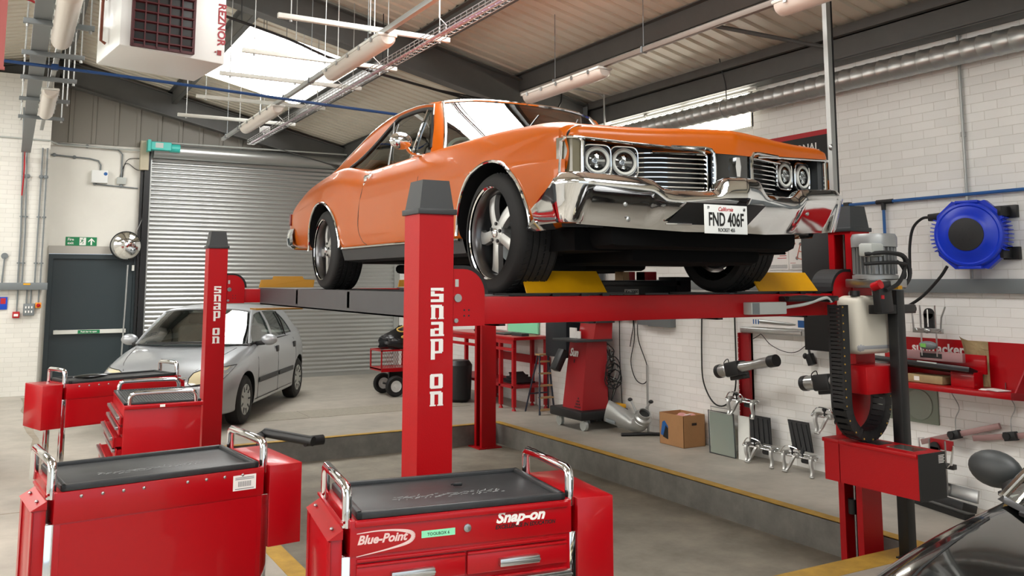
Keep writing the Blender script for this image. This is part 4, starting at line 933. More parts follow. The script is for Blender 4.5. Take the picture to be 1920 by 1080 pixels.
        for ya in (0, 2.65):
            k = B(); c = Vector((s * .845, ya, .31)); ax = Vector((s, 0, 0)); k.lathe([(.19, .0), (.22, .012), (.27, .006), (.302, -.02), (.31, -.05), (.31, -.15), (.30, -.18), (.2, -.18)], c, ax, 40, caps=False); w_ = part('wheel', k, RUBBER, root)
            k = B(); k.lathe([(.001, -.008), (.04, -.006), (.06, -.012), (.13, .002), (.185, .006), (.205, -.004), (.205, -.03)], c, ax, 36, caps=False)
            for q in range(9):
                a = 2 * math.pi * q / 9; d = Vector((0, math.cos(a), math.sin(a))); k.mi = 1; k.obox(c + d * .15 + ax * .004, d, ax, .035, .011, .004)
            part('wheel_trim', k, [LTGREY, BLACK], w_, 'grey wheel trim with slots')
    # windscreen
    b = B(); rows = []
    for j in range(8):
        t = j / 7; rows.append([((.755 + (.60 - .755) * t) * u, (.36 - .30 * (1 - u * u)) * (1 - t) + (.925 - .10 * (1 - u * u)) * t, (.985 + .02 * (1 - u * u)) * (1 - t) + (1.392 + .045 * (1 - u ** 4)) * t + .02 * math.sin(math.pi * t)) for u in [k / 10 for k in range(-10, 11)]])
    b.grid(rows); part('windscreen', b, CARGLASS, root, ang=70)
    b = B(); b.tube([r[0] for r in rows] + rows[-1][1:-1] + [r[-1] for r in rows[::-1]], .016, 8); part('windscreen_frame', b, paint if silver else CHROME, root)
    b = B(); b.grid([[(p[0], p[1] - .03, p[2] - .005), (p[0], p[1] + .02, p[2] + .008)] for p in rows[0]]); part('scuttle', b, BLACK, root)
    b = B(); b.tube([(-.5, .10, 1.01), (0, -.0, 1.03), (.45, .10, 1.02)], .01, 6, 4); part('wiper', b, BLACK, root)
    b = B(); b.box(-.7, .7, .5, .75, .9, 1.0, .05); b.tube([(.36 + .17 * math.cos(2 * math.pi * k / 24), .80 + .05 * math.sin(2 * math.pi * k / 24), 1.0 + .15 * math.sin(2 * math.pi * k / 24)) for k in range(24)], .015, 8, closed=True); part('dashboard', b, BLACK, root)
    for dx in (-.36, .36):
        b = B(); b.box(dx - .24, dx + .24, 1.35, 1.5, .8, 1.18, .06, 3); b.box(dx - .13, dx + .13, 1.42, 1.5, 1.2, 1.36, .04, 3); part('seat', b, BLACK, root)
    # grille, bumper seam, lower intake
    def band(zs, xs, name, m, off=.006, zf=lambda x: 0.):
        k = B(); k.grid([drape(body, [(x, -.6, z + zf(x)) for x in xs], (0, 1, 0), off) for z in zs]); return part(name, k, m, root, ang=60)
    lin = lambda a, n=16: [-a + 2 * a * q / n for q in range(n + 1)]
    band((.575, .60, .63), lin(.36), 'grille', BLACK, zf=lambda x: .05 * abs(x))
    k = B(); k.tube(drape(body, [(x, -.6, .645 + .05 * abs(x)) for x in lin(.37)], (0, 1, 0), .008), .008, 6); part('grille_bar', k, CHROME if silver else BLACK, root)
    k = B(); k.tube(drape(body, [(x, -.6, .55 + .04 * abs(x)) for x in lin(.74, 24)], (0, 1, 0), .002), .006, 6); part('bumper_gap', k, BLACK, root)
    band((.40, .43), lin(.70, 20), 'bumper_strip', CHAR, .008); band((.30, .34, .37), lin(.40), 'intake', BLACK)
hb = thing('hatchback_car', 'silver five-door hatchback parked in front of the roller shutter', 'car', (2.0, 12.17, 0), R(-30.2))
hatchback(hb, SILVER)
bc = thing('black_car', 'glossy black car only partly in view at the lower right corner', 'car', (2.92, 1.36, .02), R(-94))
hatchback(bc, BLACKCAR, False)
# ================================================================== TOOL CHESTS
def chest(label, loc, rot, W=.90, D=.54, zb=.2, left='bin', right='box', front='back', boxlen=.38, shelf=(.045, None), open_drawers=None, group='red tool trolleys'):
    """front face at y=0 looking to -y, x 0..W, depth to +y; tray top at .95"""
    r = thing('tool_trolley', label, 'tool trolley', loc, rot, group)
    b = B(); b.box(0, W, .0, D, zb, .925, .004); b.box(-.005, W + .005, -.006, D + .006, .80, .93, .004)
    body = part('cabinet', b, RED, r)
    b = B(); b.box(.035, W - .035, .0, D, .93, .942, .004)
    for x0, x1, y0, y1 in ((.02, W - .02, -.004, .022), (.02, W - .02, D - .02, D + .004), (.02, .045, -.004, D + .004), (W - .045, W - .02, -.004, D + .004)): b.box(x0, x1, y0, y1, .93, .958, .006)
    tr = part('tray', b, TRAY, r, 'black worn rubber tray top')
    for x in (-.012, W + .012):
        b = B(); b.tube([(x, .03, .90), (x, .03, 1.01), (x, .036, 1.03), (x, .055, 1.042), (x, D / 2, 1.044), (x, D - .055, 1.042), (x, D - .036, 1.03), (x, D - .03, 1.01), (x, D - .03, .90)], .019, 12, 0); part('push_handle', b, CHROME, r, 'chrome tube handle')
        for y in (.03, D - .03):
            b = B(); b.box(x - .021, x + .021, y - .022, y + .022, .06, .80, .004); lg = part('leg', b, CHROME, r, 'chrome corner leg')
            b = B(); b.cyl((x - .02, y, .055), (x + .02, y, .055), .055, n=20); part('castor', b, RUBBER, lg)
    def sidebox(sg):
        x0 = W + .035 if sg > 0 else -.035
        b = B(); b.box(x0, x0 + sg * .165, .0, D, .93 - boxlen, .93, .004); part('side_box', b, RED, r)
    DD = D
    def sidebin(sg):                   # fold-down side shelf hanging on its hinge
        x0 = W + .03 if sg > 0 else -.03; x1 = x0 + sg * shelf[0]; D = shelf[1] or DD
        b = B(); b.box(x0, x1, .01, D - .01, .40, .865, .004); b.box(x1, x1 + sg * .006, .0, .05, .40, .86); b.box(x1, x1 + sg * .006, D - .05, D, .40, .86); sh = part('side_shelf', b, RED, r)
        b = B(); b.hexa([(x0, .0, .915), (x0 + sg * .01, .0, .915), (x0 + sg * .01, D, .915), (x0, D, .915), (x0, 0, .925), (x0 + sg * .01, 0, .925), (x0 + sg * .01, D, .925), (x0, D, .925)])
        b.hexa([(x0, .0, .865), (x1 + sg * .012, .0, .865), (x1 + sg * .012, D, .865), (x0, D, .865), (x0, 0, .90), (x1, 0, .872), (x1, D, .872), (x0, D, .90)]); part('hinge_flange', b, RED, sh)
        for y in (.07, D - .08):
            b = B(); b.ell((x0 + sg * .03, y, .89), .008, .008, .006, 10, 6); part('rivet', b, STEEL, sh)
    for side, sg in ((left, -1), (right, 1)):
        if side == 'box': sidebox(sg)
        elif side == 'bin': sidebin(sg)
    if front == 'back':
        for k in range(4):
            for x in (.10 + .085 * k, W - .10 - .085 * k):
                b = B(); b.ell((x, -.007, .905), .0075, .005, .0075, 10, 6); part('screw', b, STEEL, r)
        b = B(); b.box(.025, W - .025, -.003, .0, zb + .01, .795); part('back_panel', b, RED, r)
    return r, body
# 1: nearest, drawers to the viewer, with lettering
t1, c1 = chest('red tool trolley nearest the viewer at bottom centre, drawers forward, white lettering on its front', (1.163, 3.262, 0), R(-8.1), D=.53, front='drawers')
Wd = .90
for x0, x1 in ((.02, Wd / 2 - .004), (Wd / 2 + .004, Wd - .02)):
    b = B(); b.box(x0, x1, -.014, 0, .688, .762, .004); b.box(x0, x1, -.018, 0, .762, .772, .003); dr = part('drawer', b, RED, t1)
    b = B(); cxx = (x0 + x1) / 2; b.box(cxx - .085, cxx + .085, -.038, -.012, .708, .738, .004); b.box(cxx - .085, cxx + .085, -.042, -.036, .720, .726); part('drawer_handle', b, ALU, dr, 'aluminium pull')
zt = .672
for h in (.075, .075, .1, .13):
    b = B(); b.box(.02, Wd - .02, -.014, 0, zt - h + .012, zt, .004); dr = part('drawer', b, RED, t1)
    b = B(); b.box(.02, Wd - .01, -.042, -.012, zt - .035, zt - .006, .005); b.box(.02, Wd - .01, -.046, -.04, zt - .024, zt - .018); part('drawer_handle', b, ALU, dr, 'full-width aluminium pull'); zt -= h
b = B(); b.box(.02, Wd - .02, -.012, 0, .778, .79, .003); part('ledge', b, RED, c1)
b = B(); b.box(.012, Wd - .012, -.016, -.004, .905, .928, .005); part('lip', b, RED, c1)
b = B(); b.box(.27, .405, -.0072, -.006, .842, .868); lb = part('name_tape', b, MINT, t1, 'mint green tape reading TOOLBOX')
b = B(); b.text('TOOLBOX 6', (.3375, -.0078, .849), (1, 0, 0), (0, 0, 1), .016, .0003, .0, align='CENTER'); part('lettering', b, INK, lb)
b = B(); b.lathe([(.016, 0), (.015, .005), (.005, .007)], (.455, -.006, .862), (0, -1, 0), 18); b.box(.4535, .4565, -.0145, -.013, .855, .869); part('lock', b, STEEL, t1)
b = B(); b.text('Snap-on', (.575, -.0065, .868), (1, 0, 0), (0, 0, 1), .056, .0006, .0022, shear=.28, sx=1.14); part('lettering', b, LETTER, t1, 'white slanted lettering')
b = B(); b.text('EXCELLENCE IN EDUCATION', (.572, -.0065, .845), (1, 0, 0), (0, 0, 1), .021, .0005, .0005, shear=.2, sx=.93); part('lettering', b, INK, t1, 'black lettering')
b = B(); b.text('Blue-Point', (.022, -.0065, .843), (1, 0, 0), (0, 0, 1), .044, .0006, .0014, shear=.3, sx=1.02)
def arc(t): return (.02 + .225 * math.sin(t), -.0068, .848 - .045 * math.cos(t) * (1 if t < math.pi / 2 else 1.0) )
P = [(.02, .882, .0015), (.10, .886, .0025), (.17, .882, .004), (.225, .870, .007), (.237, .852, .0085), (.215, .832, .006), (.14, .816, .003), (.02, .800, .0012)]
Q = catmull([Vector((p[0], p[1], p[2])) for p in P], 6)
for a, c in zip(Q, Q[1:]):
    d = Vector((c.x - a.x, c.y - a.y, 0)).normalized(); nn = Vector((-d.y, d.x, 0))
    b.poly([(a.x + nn.x * a.z, -.0068, a.y + nn.y * a.z), (c.x + nn.x * c.z, -.0068, c.y + nn.y * c.z), (c.x - nn.x * c.z, -.0068, c.y - nn.y * c.z), (a.x - nn.x * a.z, -.0068, a.y - nn.y * a.z)])
part('lettering', b, mat('pale_pink_print', (226, 196, 192), .5), t1, 'pale lettering with a swoosh', smooth=False)
def scuffs(par, W, D, seed, n):
    rnd = random.Random(seed); b = B()
    for k in range(n):
        u = k / n; x = W * (.24 + .52 * u); y = D * .40 + .02 * math.sin(k * 1.9) + rnd.uniform(-.015, .015); L = rnd.uniform(.008, .03)
        a = rnd.uniform(-.6, 1.2); b.obox((x, y, .9426), (math.cos(a), math.sin(a), 0), (0, 0, 1), L / 2, rnd.uniform(.001, .0035), .0006)
    part('scuff_mark', b, mat('worn_grey', (126, 128, 128), .6), par, 'pale worn scuffs', smooth=False)
scuffs(t1, .9, .53, 3, 60)
b = B(); b.obox((1.72, 3.50, .956), (1, -.35, 0), (0, 0, 1), .02, .008, .007, .004); b.cyl((1.695, 3.512, .956), (1.70, 3.508, .956), .004)
solo('small_plug', b, BLACK, 'small black plug lying on the black tray of the nearest red tool trolley', 'plug')
# 2: left foreground, back panel to the viewer
t2, c2 = chest('red tool trolley at lower left, plain back panel towards the viewer, white barcode label', (.222, 4.30, 0), R(6.3), D=.55, zb=.2, shelf=(.05, .34))
b = B(); b.box(.755, .865, -.0075, -.0062, .835, .905); lb = part('barcode_label', b, LETTER, t2, 'white barcode label')
b = B()
for k in range(17): b.box(.78 + k * .0037, .78 + k * .0037 + (.0012 if k % 3 else .0022), -.0082, -.0076, .852, .876)
for z in (.892, .885, .841): b.box(.765, .855, -.0082, -.0076, z, z + .003)
part('barcode', b, GREYBOX, lb)
scuffs(t2, .9, .55, 5, 50)
# 3: end-on trolley with open drawers, behind the left one
t3 = thing('tool_trolley', 'red tool trolley standing end-on with its drawers pulled open, two chrome handles across its top', 'tool trolley', (.765, 6.96, 0), R(-1), 'red tool trolleys')
b = B(); b.box(0, .53, 0, .90, .12, .925, .004); b.box(.0, .54, -.012, .91, .905, .935, .004); part('cabinet', b, RED, t3)
b = B(); b.box(.02, .51, .03, .87, .935, .945)
for x0, x1, y0, y1 in ((.0, .53, .01, .03), (.0, .53, .87, .89), (.0, .02, .01, .89), (.51, .53, .01, .89)): b.box(x0, x1, y0, y1, .935, .952, .004)
for k in range(24): b.box(.03 + k * .02, .036 + k * .02, .04, .86, .945, .949)
part('tray', b, TRAY, t3)
for y in (.02, .88):
    b = B(); b.tube([(.035, y, .92), (.04, y, .98), (.05, y, 1.005), (.075, y, 1.015), (.265, y, 1.018), (.455, y, 1.015), (.48, y, 1.005), (.49, y, .98), (.495, y, .92)], .016, 12); part('push_handle', b, CHROME, t3, 'chrome tube handle')
z = .86
for h, o in ((.07, .01), (.07, .015), (.085, .05), (.09, .03), (.11, .075), (.15, .10), (.14, .02)):
    b = B(); b.box(-o, .3, .03, .87, z - h + .012, z - .01); b.box(-o - .012, -o, .02, .88, z - h + .008, z, .003); dr = part('drawer', b, RED, t3)
    b = B(); b.box(-o - .035, -o - .012, .03, .87, z - .026, z - .004, .004); part('drawer_handle', b, STEEL, dr); z -= h
b = B(); b.box(.24, .275, -.0145, -.012, .912, .93); part('badge', b, LETTER, t3)
for x in (.06, .47):
    for y in (.08, .82):
        b = B(); b.cyl((x - .018, y, .06), (x + .018, y, .06), .06, n=18); part('castor', b, RUBBER, t3)
# 4: rear left, short body on tall legs, box at its left end
t4, c4 = chest('red tool trolley with a short body on tall legs, in front of the silver car', (.49, 8.68, 0), R(18.2), W=1.0, D=.40, zb=.56, left='box', right='bin', boxlen=.37)
b = B(); b.box(.06, .94, .03, .37, .18, .2); part('shelf', b, RED, t4)
b = B(); b.ell((.28, .20, .965), .16, .06, .02, 20, 8); solo_b = b
me = b.mesh('tray_dish', mat('dark_steel', (90, 92, 94), .2, .9)); o = bpy.data.objects.new('parts_dish', me); COL.objects.link(o); o.location = (.49, 8.68, 0); o.rotation_euler = (0, 0, R(18.2)); tag(o, 'shallow shiny metal dish lying on the red trolley in front of the silver car', 'dish')
# 5: at the left edge
t5, c5 = chest('red tool trolley cut off by the left edge of the picture', (-1.16, 10.0, 0), R(4), W=.98, D=.5, zb=.5, left=None, right=None)
b = B(); b.box(.0, .98, .0, .5, .14, .26, .004); part('lower_shelf', b, RED, t5)
# black padded tube frame behind trolley 2
f = thing('engine_stand', 'black padded tube handles of a floor stand, behind the lower left tool trolley', 'stand', (1.2, 6.1, 0), world=True)
b = B(); b.tube([(1.66, 6.62, .0), (1.66, 6.62, .66), (1.665, 6.64, .70), (1.70, 6.66, .715), (1.80, 6.50, .705), (1.95, 6.30, .685)], .034, 12); b.tube([(1.90, 6.34, .682), (2.04, 6.36, .682)], .036, 12); part('right_handle', b, BLACK, f)
b = B(); b.tube([(.62, 6.3, .0), (.62, 6.3, .58)], .03, 12); b.obox((.66, 6.15, .60), (.8, -.75, -.02), (0, 0, 1), .2, .04, .035, .02); b.tube([(.56, 6.33, .62), (.74, 6.42, .63)], .03, 12); part('left_handle', b, BLACK, f)
b = B(); b.tube([(.62, 6.3, .04), (1.66, 6.62, .04)], .03, 10); part('base_bar', b, BLACKMET, f)
# ================================================================== ON AND ALONG THE RIGHT WALL
# spiral duct
d = thing('spiral_duct', 'round galvanised spiral ventilation duct running along the top of the right wall', 'duct', (6.7, 5, 3.59), world=True)
b = B(); prof = []; y = -3.9
while y < 9.3:
    prof += [(.098, y), (.098, y + .118), (.1025, y + .122), (.1025, y + .13), (.098, y + .134)]; y += .134
b.lathe(prof, (6.7, 0, 3.69), (0, 1, 0), 28); part('pipe', b, GALV, d, ang=60)
for y in (7.05, 3.0):
    b = B(); b.tube([(6.7 + .105 * math.cos(2 * math.pi * k / 24), y, 3.69 + .105 * math.sin(2 * math.pi * k / 24)) for k in range(24)], .006, 6, closed=True); cl = part('clamp_ring', b, GALVMATT, d)
    b = B(); b.tube([(6.7, y, 3.79), (6.69, y, 3.95), (6.66, y + .02, 4.12), (6.64, y + .03, zdeck(6.64) - .02)], .006, 6, 4); part('hanger_rod', b, BLACKMET, cl)
# conduits and pipes
b = B(); b.tube([(6.87, 4.45, 1.84), (6.87, 4.45, 4.2)], .013, 10); b.cyl((6.87, 4.45, 3.02), (6.87, 4.45, 3.06), .02, n=12)
solo('conduit', b, GALVMATT, 'vertical steel conduit on the white brick wall above the blue hose reel', 'pipe')
p = thing('air_pipe', 'bright blue compressed air pipe along the right wall with a branch dropping down', 'pipe', (6.86, 5.2, 2.0), world=True)
b = B(); b.tube([(6.86, 3.0, 2.535), (6.86, 9.3, 2.535)], .014, 10); part('main_run', b, PIPEBLUE, p)
b = B(); b.tube([(6.86, 5.25, 2.53), (6.86, 5.25, 1.86)], .014, 10); part('branch', b, PIPEBLUE, p)
b = B(); b.cyl((6.86, 5.15, 2.535), (6.86, 5.32, 2.535), .021, n=12); b.cyl((6.86, 5.25, 2.53), (6.86, 5.25, 2.46), .02, n=12); part('tee_fitting', b, BLACK, p)
b = B(); b.box(6.84, 6.9, 5.62, 5.68, 2.5, 2.56, .005); part('pipe_clip', b, BLACK, p)
b = B(); b.tube([(6.80, 9.3, 3.86), (6.80, 6.7, 3.86)], .016, 8); b.cyl((6.80, 8.55, 3.86), (6.80, 8.6, 3.86), .03, n=12); b.box(6.79, 6.81, 8.57, 8.58, 3.86, 3.95)
solo('conduit', b, OFFWHITE, 'pale conduit along the eaves beam above the strip window', 'pipe')
b = B(); b.tube([(6.2, 9.45, 4.33), (6.52, 9.3, 4.28), (6.62, 9.25, 4.22), (6.64, 9.24, 4.1), (6.64, 9.24, 1.9)], .014, 8, 3); solo('conduit', b, GALVMATT, 'conduit bending down from the roof beside the grey corner column', 'pipe')
b = B(); b.box(6.845, 6.9, 3.2, 9.35, 1.722, 1.838, .003); solo('cable_trunking', b, GREYBOX, 'long grey metal cable trunking along the right wall below the hose reel', 'trunking')
# hose reel
h = thing('hose_reel', 'bright blue plastic air hose reel on the right wall, black centre', 'hose reel', (6.66, 4.33, 1.9), world=True)
c = Vector((6.70, 4.33, 2.19)); ax = Vector((-.96, -.28, 0)).normalized(); tx = Vector((0, 0, 1)).cross(ax).normalized() * -1; up = Vector((0, 0, 1))
b = B(); b.lathe([(.10, -.10), (.235, -.10), (.255, -.085), (.262, -.03), (.262, .05), (.252, .075), (.235, .082), (.225, .075), (.165, .095), (.155, .105), (.13, .108), (.12, .10)], c, ax, 44)
pr = []
for a0, rr in ((52, .285), (66, .30), (74, .275), (106, .275), (114, .30), (128, .285), (146, .292), (158, .268), (202, .268), (214, .292), (232, .285), (246, .30), (254, .275), (286, .275), (294, .30), (308, .285), (326, .292), (338, .268), (22, .268), (34, .292)):
    pr.append((a0, rr))
pr.sort(); b.prism([c + (tx * math.cos(R(a0)) + up * math.sin(R(a0))) * rr + ax * -.06 for a0, rr in pr], ax * .08)
for sg in (1, -1): b.obox(c + up * .262 * sg + ax * .02, tx, ax, .085, .012, .05, .004)
part('drum', b, BLUE, h, ang=40)
for sg in (0, 1):
    b = B()
    for k in range(9):
        a = (math.pi if sg else 0) + R(-26 + 6.5 * k); dd = tx * math.cos(a) + up * math.sin(a); b.obox(c + dd * .272 + ax * -.02, dd, ax, .022, .0035, .07)
    part('cooling_ribs', b, BLUE, h)
b = B(); b.lathe([(.132, .095), (.13, .118), (.06, .124), (.0, .125)], c, ax, 36)
for k in range(7):
    a = 2 * math.pi * k / 6; dd = tx * math.cos(a) + up * math.sin(a); b.cyl(c + dd * (.05 if k < 6 else 0) + ax * .12, c + dd * (.05 if k < 6 else 0) + ax * .128, .007, n=10)
part('centre_cap', b, BLACK, h)
for zz in (2.36, 2.03):
    b = B(); b.box(6.74, 6.90, 4.09, 4.18, zz - .03, zz + .05, .008); b.box(6.86, 6.9, 4.04, 4.17, zz - .04, zz + .06, .004); part('wall_bracket', b, BLACK, h)
b = B(); b.obox((6.68, 4.60, 2.35), (0, 1, -.05), (0, 0, 1), .07, .03, .03, .008); part('hose_outlet', b, BLACK, h)
b = B(); b.tube([(6.68, 4.65, 2.35), (6.68, 4.74, 2.345), (6.68, 4.83, 2.27), (6.68, 4.87, 2.12), (6.68, 4.88, 1.93)], .012, 8, 6); b.cyl((6.68, 4.88, 1.93), (6.68, 4.88, 1.88), .016, n=10); part('hose_end', b, RUBBER, h)
b = B(); b.tube([(6.66, 4.52, 1.94), (6.66, 4.6, 1.84), (6.66, 4.78, 1.68), (6.66, 5.0, 1.57), (6.66, 5.2, 1.545)], .013, 8, 6); part('feed_hose', b, RUBBER, h)
# sign, posters
s = thing('banner_sign', 'black sign board with a red top edge and the white word PROFESSIONAL', 'sign', (6.88, 6.5, 2.6), world=True)
b = B(); b.box(6.885, 6.9, 5.84, 7.3, 2.6, 3.30); part('board', b, INK, s)
b = B(); b.box(6.882, 6.886, 5.84, 7.3, 3.255, 3.305); b.box(6.882, 6.886, 5.835, 5.86, 2.6, 3.3); part('red_border', b, REDINK, s)
b = B(); b.text('PROFESSIONAL', (6.8835, 6.70, 3.105), (0, -1, 0), (0, 0, 1), .118, .0008, .002, sx=.90); part('lettering', b, LETTER, s)
s = thing('wall_chart', 'white wall chart with a drawing of a bare vehicle frame on wheels', 'poster', (6.88, 6.4, 1.93), world=True)
b = B(); b.box(6.888, 6.9, 6.02, 6.41, 1.935, 2.26); part('sheet', b, LETTER, s)
b = B()
for q in (((6.31, 2.05), (6.26, 2.19)), ((6.26, 2.19), (6.12, 2.17)), ((6.31, 2.05), (6.17, 2.02)), ((6.12, 2.17), (6.17, 2.02)), ((6.285, 2.12), (6.145, 2.09))): b.tube([(6.886, y, z) for y, z in q], .005, 5)
part('frame_drawing', b, mat('salmon_print', (206, 120, 100), .6), s)
for y, z in ((6.31, 2.05), (6.26, 2.19), (6.17, 2.02), (6.12, 2.17)):
    b = B(); b.lathe([(.018, 0), (.018, .003)], (6.888, y, z), (-1, 0, 0), 12); part('wheel_drawing', b, GREYBOX, s)
b = B()
for k in range(5): b.box(6.886, 6.888, 6.04, 6.38, 1.95 + k * .008, 1.953 + k * .008)
part('small_print', b, GREYBOX, s)
b = B(); [b.box(6.886, 6.888, y, y + .07, z, z + .004) for y, z in ((6.32, 2.2), (6.32, 2.19), (6.05, 2.1), (6.05, 2.09), (6.33, 2.0), (6.06, 2.0), (6.06, 2.01))]; part('red_print', b, REDINK, s)
s = thing('wall_chart', 'narrow white wall chart with red print, left of the chart with the vehicle frame drawing', 'poster', (6.88, 6.52, 1.93), world=True)
b = B(); b.box(6.888, 6.9, 6.425, 6.70, 1.935, 2.26); part('sheet', b, LETTER, s)
b = B(); [b.box(6.886, 6.888, 6.45, 6.54 + .03 * (k % 2), 2.17 - k * .024, 2.177 - k * .024) for k in range(6)]; part('red_print', b, REDINK, s)
b = B(); [b.box(6.886, 6.888, 6.44, 6.68, 1.95 + k * .008, 1.953 + k * .008) for k in range(5)]; part('small_print', b, GREYBOX, s)
# black cabinet and poster behind the right column
b = B(); b.box(6.74, 6.88, 5.62, 6.12, 1.16, 2.34, .006); solo('wall_cabinet', b, BLACK, 'flat tall black cabinet on the right wall, behind the right front lift column', 'cabinet')
s = thing('tool_poster', 'white poster showing a silver torque wrench, below the front cross beam', 'poster', (6.88, 6.7, 1.36), world=True)
b = B(); b.box(6.888, 6.9, 6.25, 6.98, 1.345, 1.62); part('sheet', b, LETTER, s)
b = B(); b.tube([(6.884, 6.84, 1.405), (6.884, 6.78, 1.403), (6.884, 6.45, 1.39), (6.884, 6.36, 1.388)], [.02, .018, .014, .006], 8); part('wrench_picture', b, STEEL, s)
b = B(); b.box(6.886, 6.888, 6.25, 6.33, 1.36, 1.43); [b.box(6.886, 6.888, 6.93 - k * .035, 6.945 - k * .035, 1.37, 1.42) for k in range(3)]; part('blue_print', b, PIPEBLUE, s)
b = B(); b.box(6.84, 6.9, 6.25, 7.1, 1.275, 1.335, .012, 3); [b.cyl((6.838, y, 1.31), (6.845, y, 1.31), .006, n=8) for y in (7.02, 6.72, 6.4)]; solo('wall_rail', b, ALU, 'long silver wall rail just under the torque wrench poster', 'rail')
b = B(); b.obox((6.85, 6.15, 1.06), (0, 1, -.4), (0, 0, 1), .035, .03, .055, .006); b.tube([(6.86, 6.18, 1.16), (6.85, 6.16, 1.1)], .012, 6); b.ell((6.83, 6.20, 1.09), .025, .025, .03, 10, 8); solo('cable_clamp', b, BLACK, 'small black clamp hanging under the flat tall black cabinet', 'clamp')
b = B(); b.tube([(6.89, 6.98, 1.20), (6.86, 6.85, 1.25), (6.86, 6.8, 1.265), (6.86, 6.68, 1.17), (6.87, 6.5, 1.11), (6.88, 6.35, 1.12), (6.885, 6.22, 1.2)], .004, 5, 6); solo('cable', b, BLACK, 'thin cable drooping between the red channel post and the flat black cabinet', 'cable')
# switch boxes and drooping leads
b = B(); b.box(6.80, 6.9, 8.21, 8.62, 1.275, 1.62, .008); solo('switch_box', b, GREYBOX, 'larger right-hand grey electrical box under the lift beam on the right wall', 'electrical box')
b = B(); b.box(6.82, 6.9, 8.63, 8.86, 1.285, 1.6, .008); solo('switch_box', b, GREYBOX, 'smaller left-hand grey electrical box under the lift beam on the right wall', 'electrical box')
for lab, pts in (('long straight black lead hanging down the wall right of the red diagnostic machine', [(6.88, 9.3, 1.4), (6.87, 9.29, .8), (6.87, 9.25, .2)]),
                 ('black lead hanging in a narrow loop below the red sockets', [(6.88, 9.0, 1.4), (6.87, 8.98, 1.1), (6.87, 9.06, .82), (6.87, 8.98, .62), (6.87, 8.84, .56), (6.87, 8.74, .62), (6.87, 8.74, .8), (6.87, 8.9, 1.1), (6.88, 8.92, 1.4)]),
                 ('short black lead with a plug hanging below the red sockets', [(6.88, 9.02, 1.4), (6.87, 9.0, 1.25), (6.87, 9.04, 1.12), (6.87, 9.07, 1.0)]),
                 ('black hose hanging in a wide loop left of the red channel post', [(6.87, 7.72, 1.5), (6.86, 7.73, 1.0), (6.85, 7.70, .7), (6.84, 7.55, .5), (6.84, 7.38, .47), (6.84, 7.22, .6), (6.85, 7.18, .85), (6.87, 7.2, 1.5)])):
    b = B(); b.tube(pts, .0085 if 'hose' in lab else .006, 6, 6); solo('hanging_lead', b, RUBBER, lab, 'cable', 'leads hanging on the right wall')
b = B(); [b.box(6.85, 6.9, y, y + .1, 1.33, 1.42, .006) for y in (8.92, 9.05, 9.25)]; solo('socket_row', b, RED, 'row of red power sockets on the right wall below the lift beam', 'socket')
# ---- wheel alignment rack: channel posts, tube cameras, clamps
def channel_post(lab, y, z0, z1):
    b = B(); b.box(6.84, 6.9, y, y + .012, z0, z1); b.box(6.84, 6.9, y + .15, y + .162, z0, z1); b.box(6.872, 6.9, y, y + .162, z0, z1); b.mi = 1
    for k in range(int((z1 - z0) / .055)): b.cyl((6.839, y + .156, z0 + .03 + k * .055), (6.8405, y + .156, z0 + .03 + k * .055), .0045, n=8)
    return solo('channel_post', b, [DULLRED, LETTER], lab, 'wall post', 'red posts of the wheel alignment rack')
channel_post('dark red channel post with white dots on the right wall, left of the cable chain', 6.97, .2, 1.27)
channel_post('dark red channel post on the right wall, mostly hidden behind the right front lift column', 5.66, .2, .98)
def tube_camera(lab, y0, y1, z0, z1):
    t = thing('tube_sensor', lab, 'sensor', (6.62, y0, z0), 0, 'tube sensors of the alignment rack', world=True)
    P0, P1 = Vector((6.62, y0, z0)), Vector((6.60, y1, z1)); d_ = (P1 - P0).normalized(); L = (P1 - P0).length
    b = B(); b.lathe([(.066, 0), (.068, .01), (.068, .15), (.06, .16), (.06, .27), (.056, .32), (.044, .52), (.044, .56), (.053, .66), (.054, L - .1), (.057, L - .09), (.057, L)], P0, d_, 28); part('tube', b, ALU, t)
    b = B(); b.lathe([(.0, -.004), (.070, -.004), (.072, .01), (.072, .05), (.068, .052)], P0, d_, 28); part('end_cap', b, BLACK, t)
    b = B(); b.lathe([(.058, -.09), (.060, -.085), (.060, .004), (.0, .004)], P1, d_, 28); part('end_cap', b, BLACK, t)
    c_ = P0 + d_ * .26; b = B(); b.obox(c_ + Vector((.01, 0, -.005)), d_, (0, 0, 1), .10, .075, .075, .02); b.obox(c_ + Vector((.06, 0, -.08)), d_, (0, 0, 1), .10, .05, .035, .01); b.obox(c_ + Vector((.14, 0, .02)), (1, 0, 0), (0, 0, 1), .1, .03, .03); part('mount', b, BLACK, t)
    b = B(); b.tube([c_ + d_ * -.1 + Vector((-.06, 0, .02)), c_ + d_ * -.11 + Vector((-.05, 0, .08)), c_ + d_ * -.05 + Vector((-.05, 0, .1)), c_ + d_ * -.02 + Vector((-.06, 0, .0))], .005, 5, 5); part('loose_wire', b, BLACK, t)
tube_camera('silver tube sensor with black ends, pointing right, on the left red channel post', 7.20, 6.36, .865, 1.045)
tube_camera('silver tube sensor partly hidden behind the cable chain', 6.04, 5.25, .855, .98)
CAST = mat('cast_aluminium', (176, 176, 172), .34, .75)
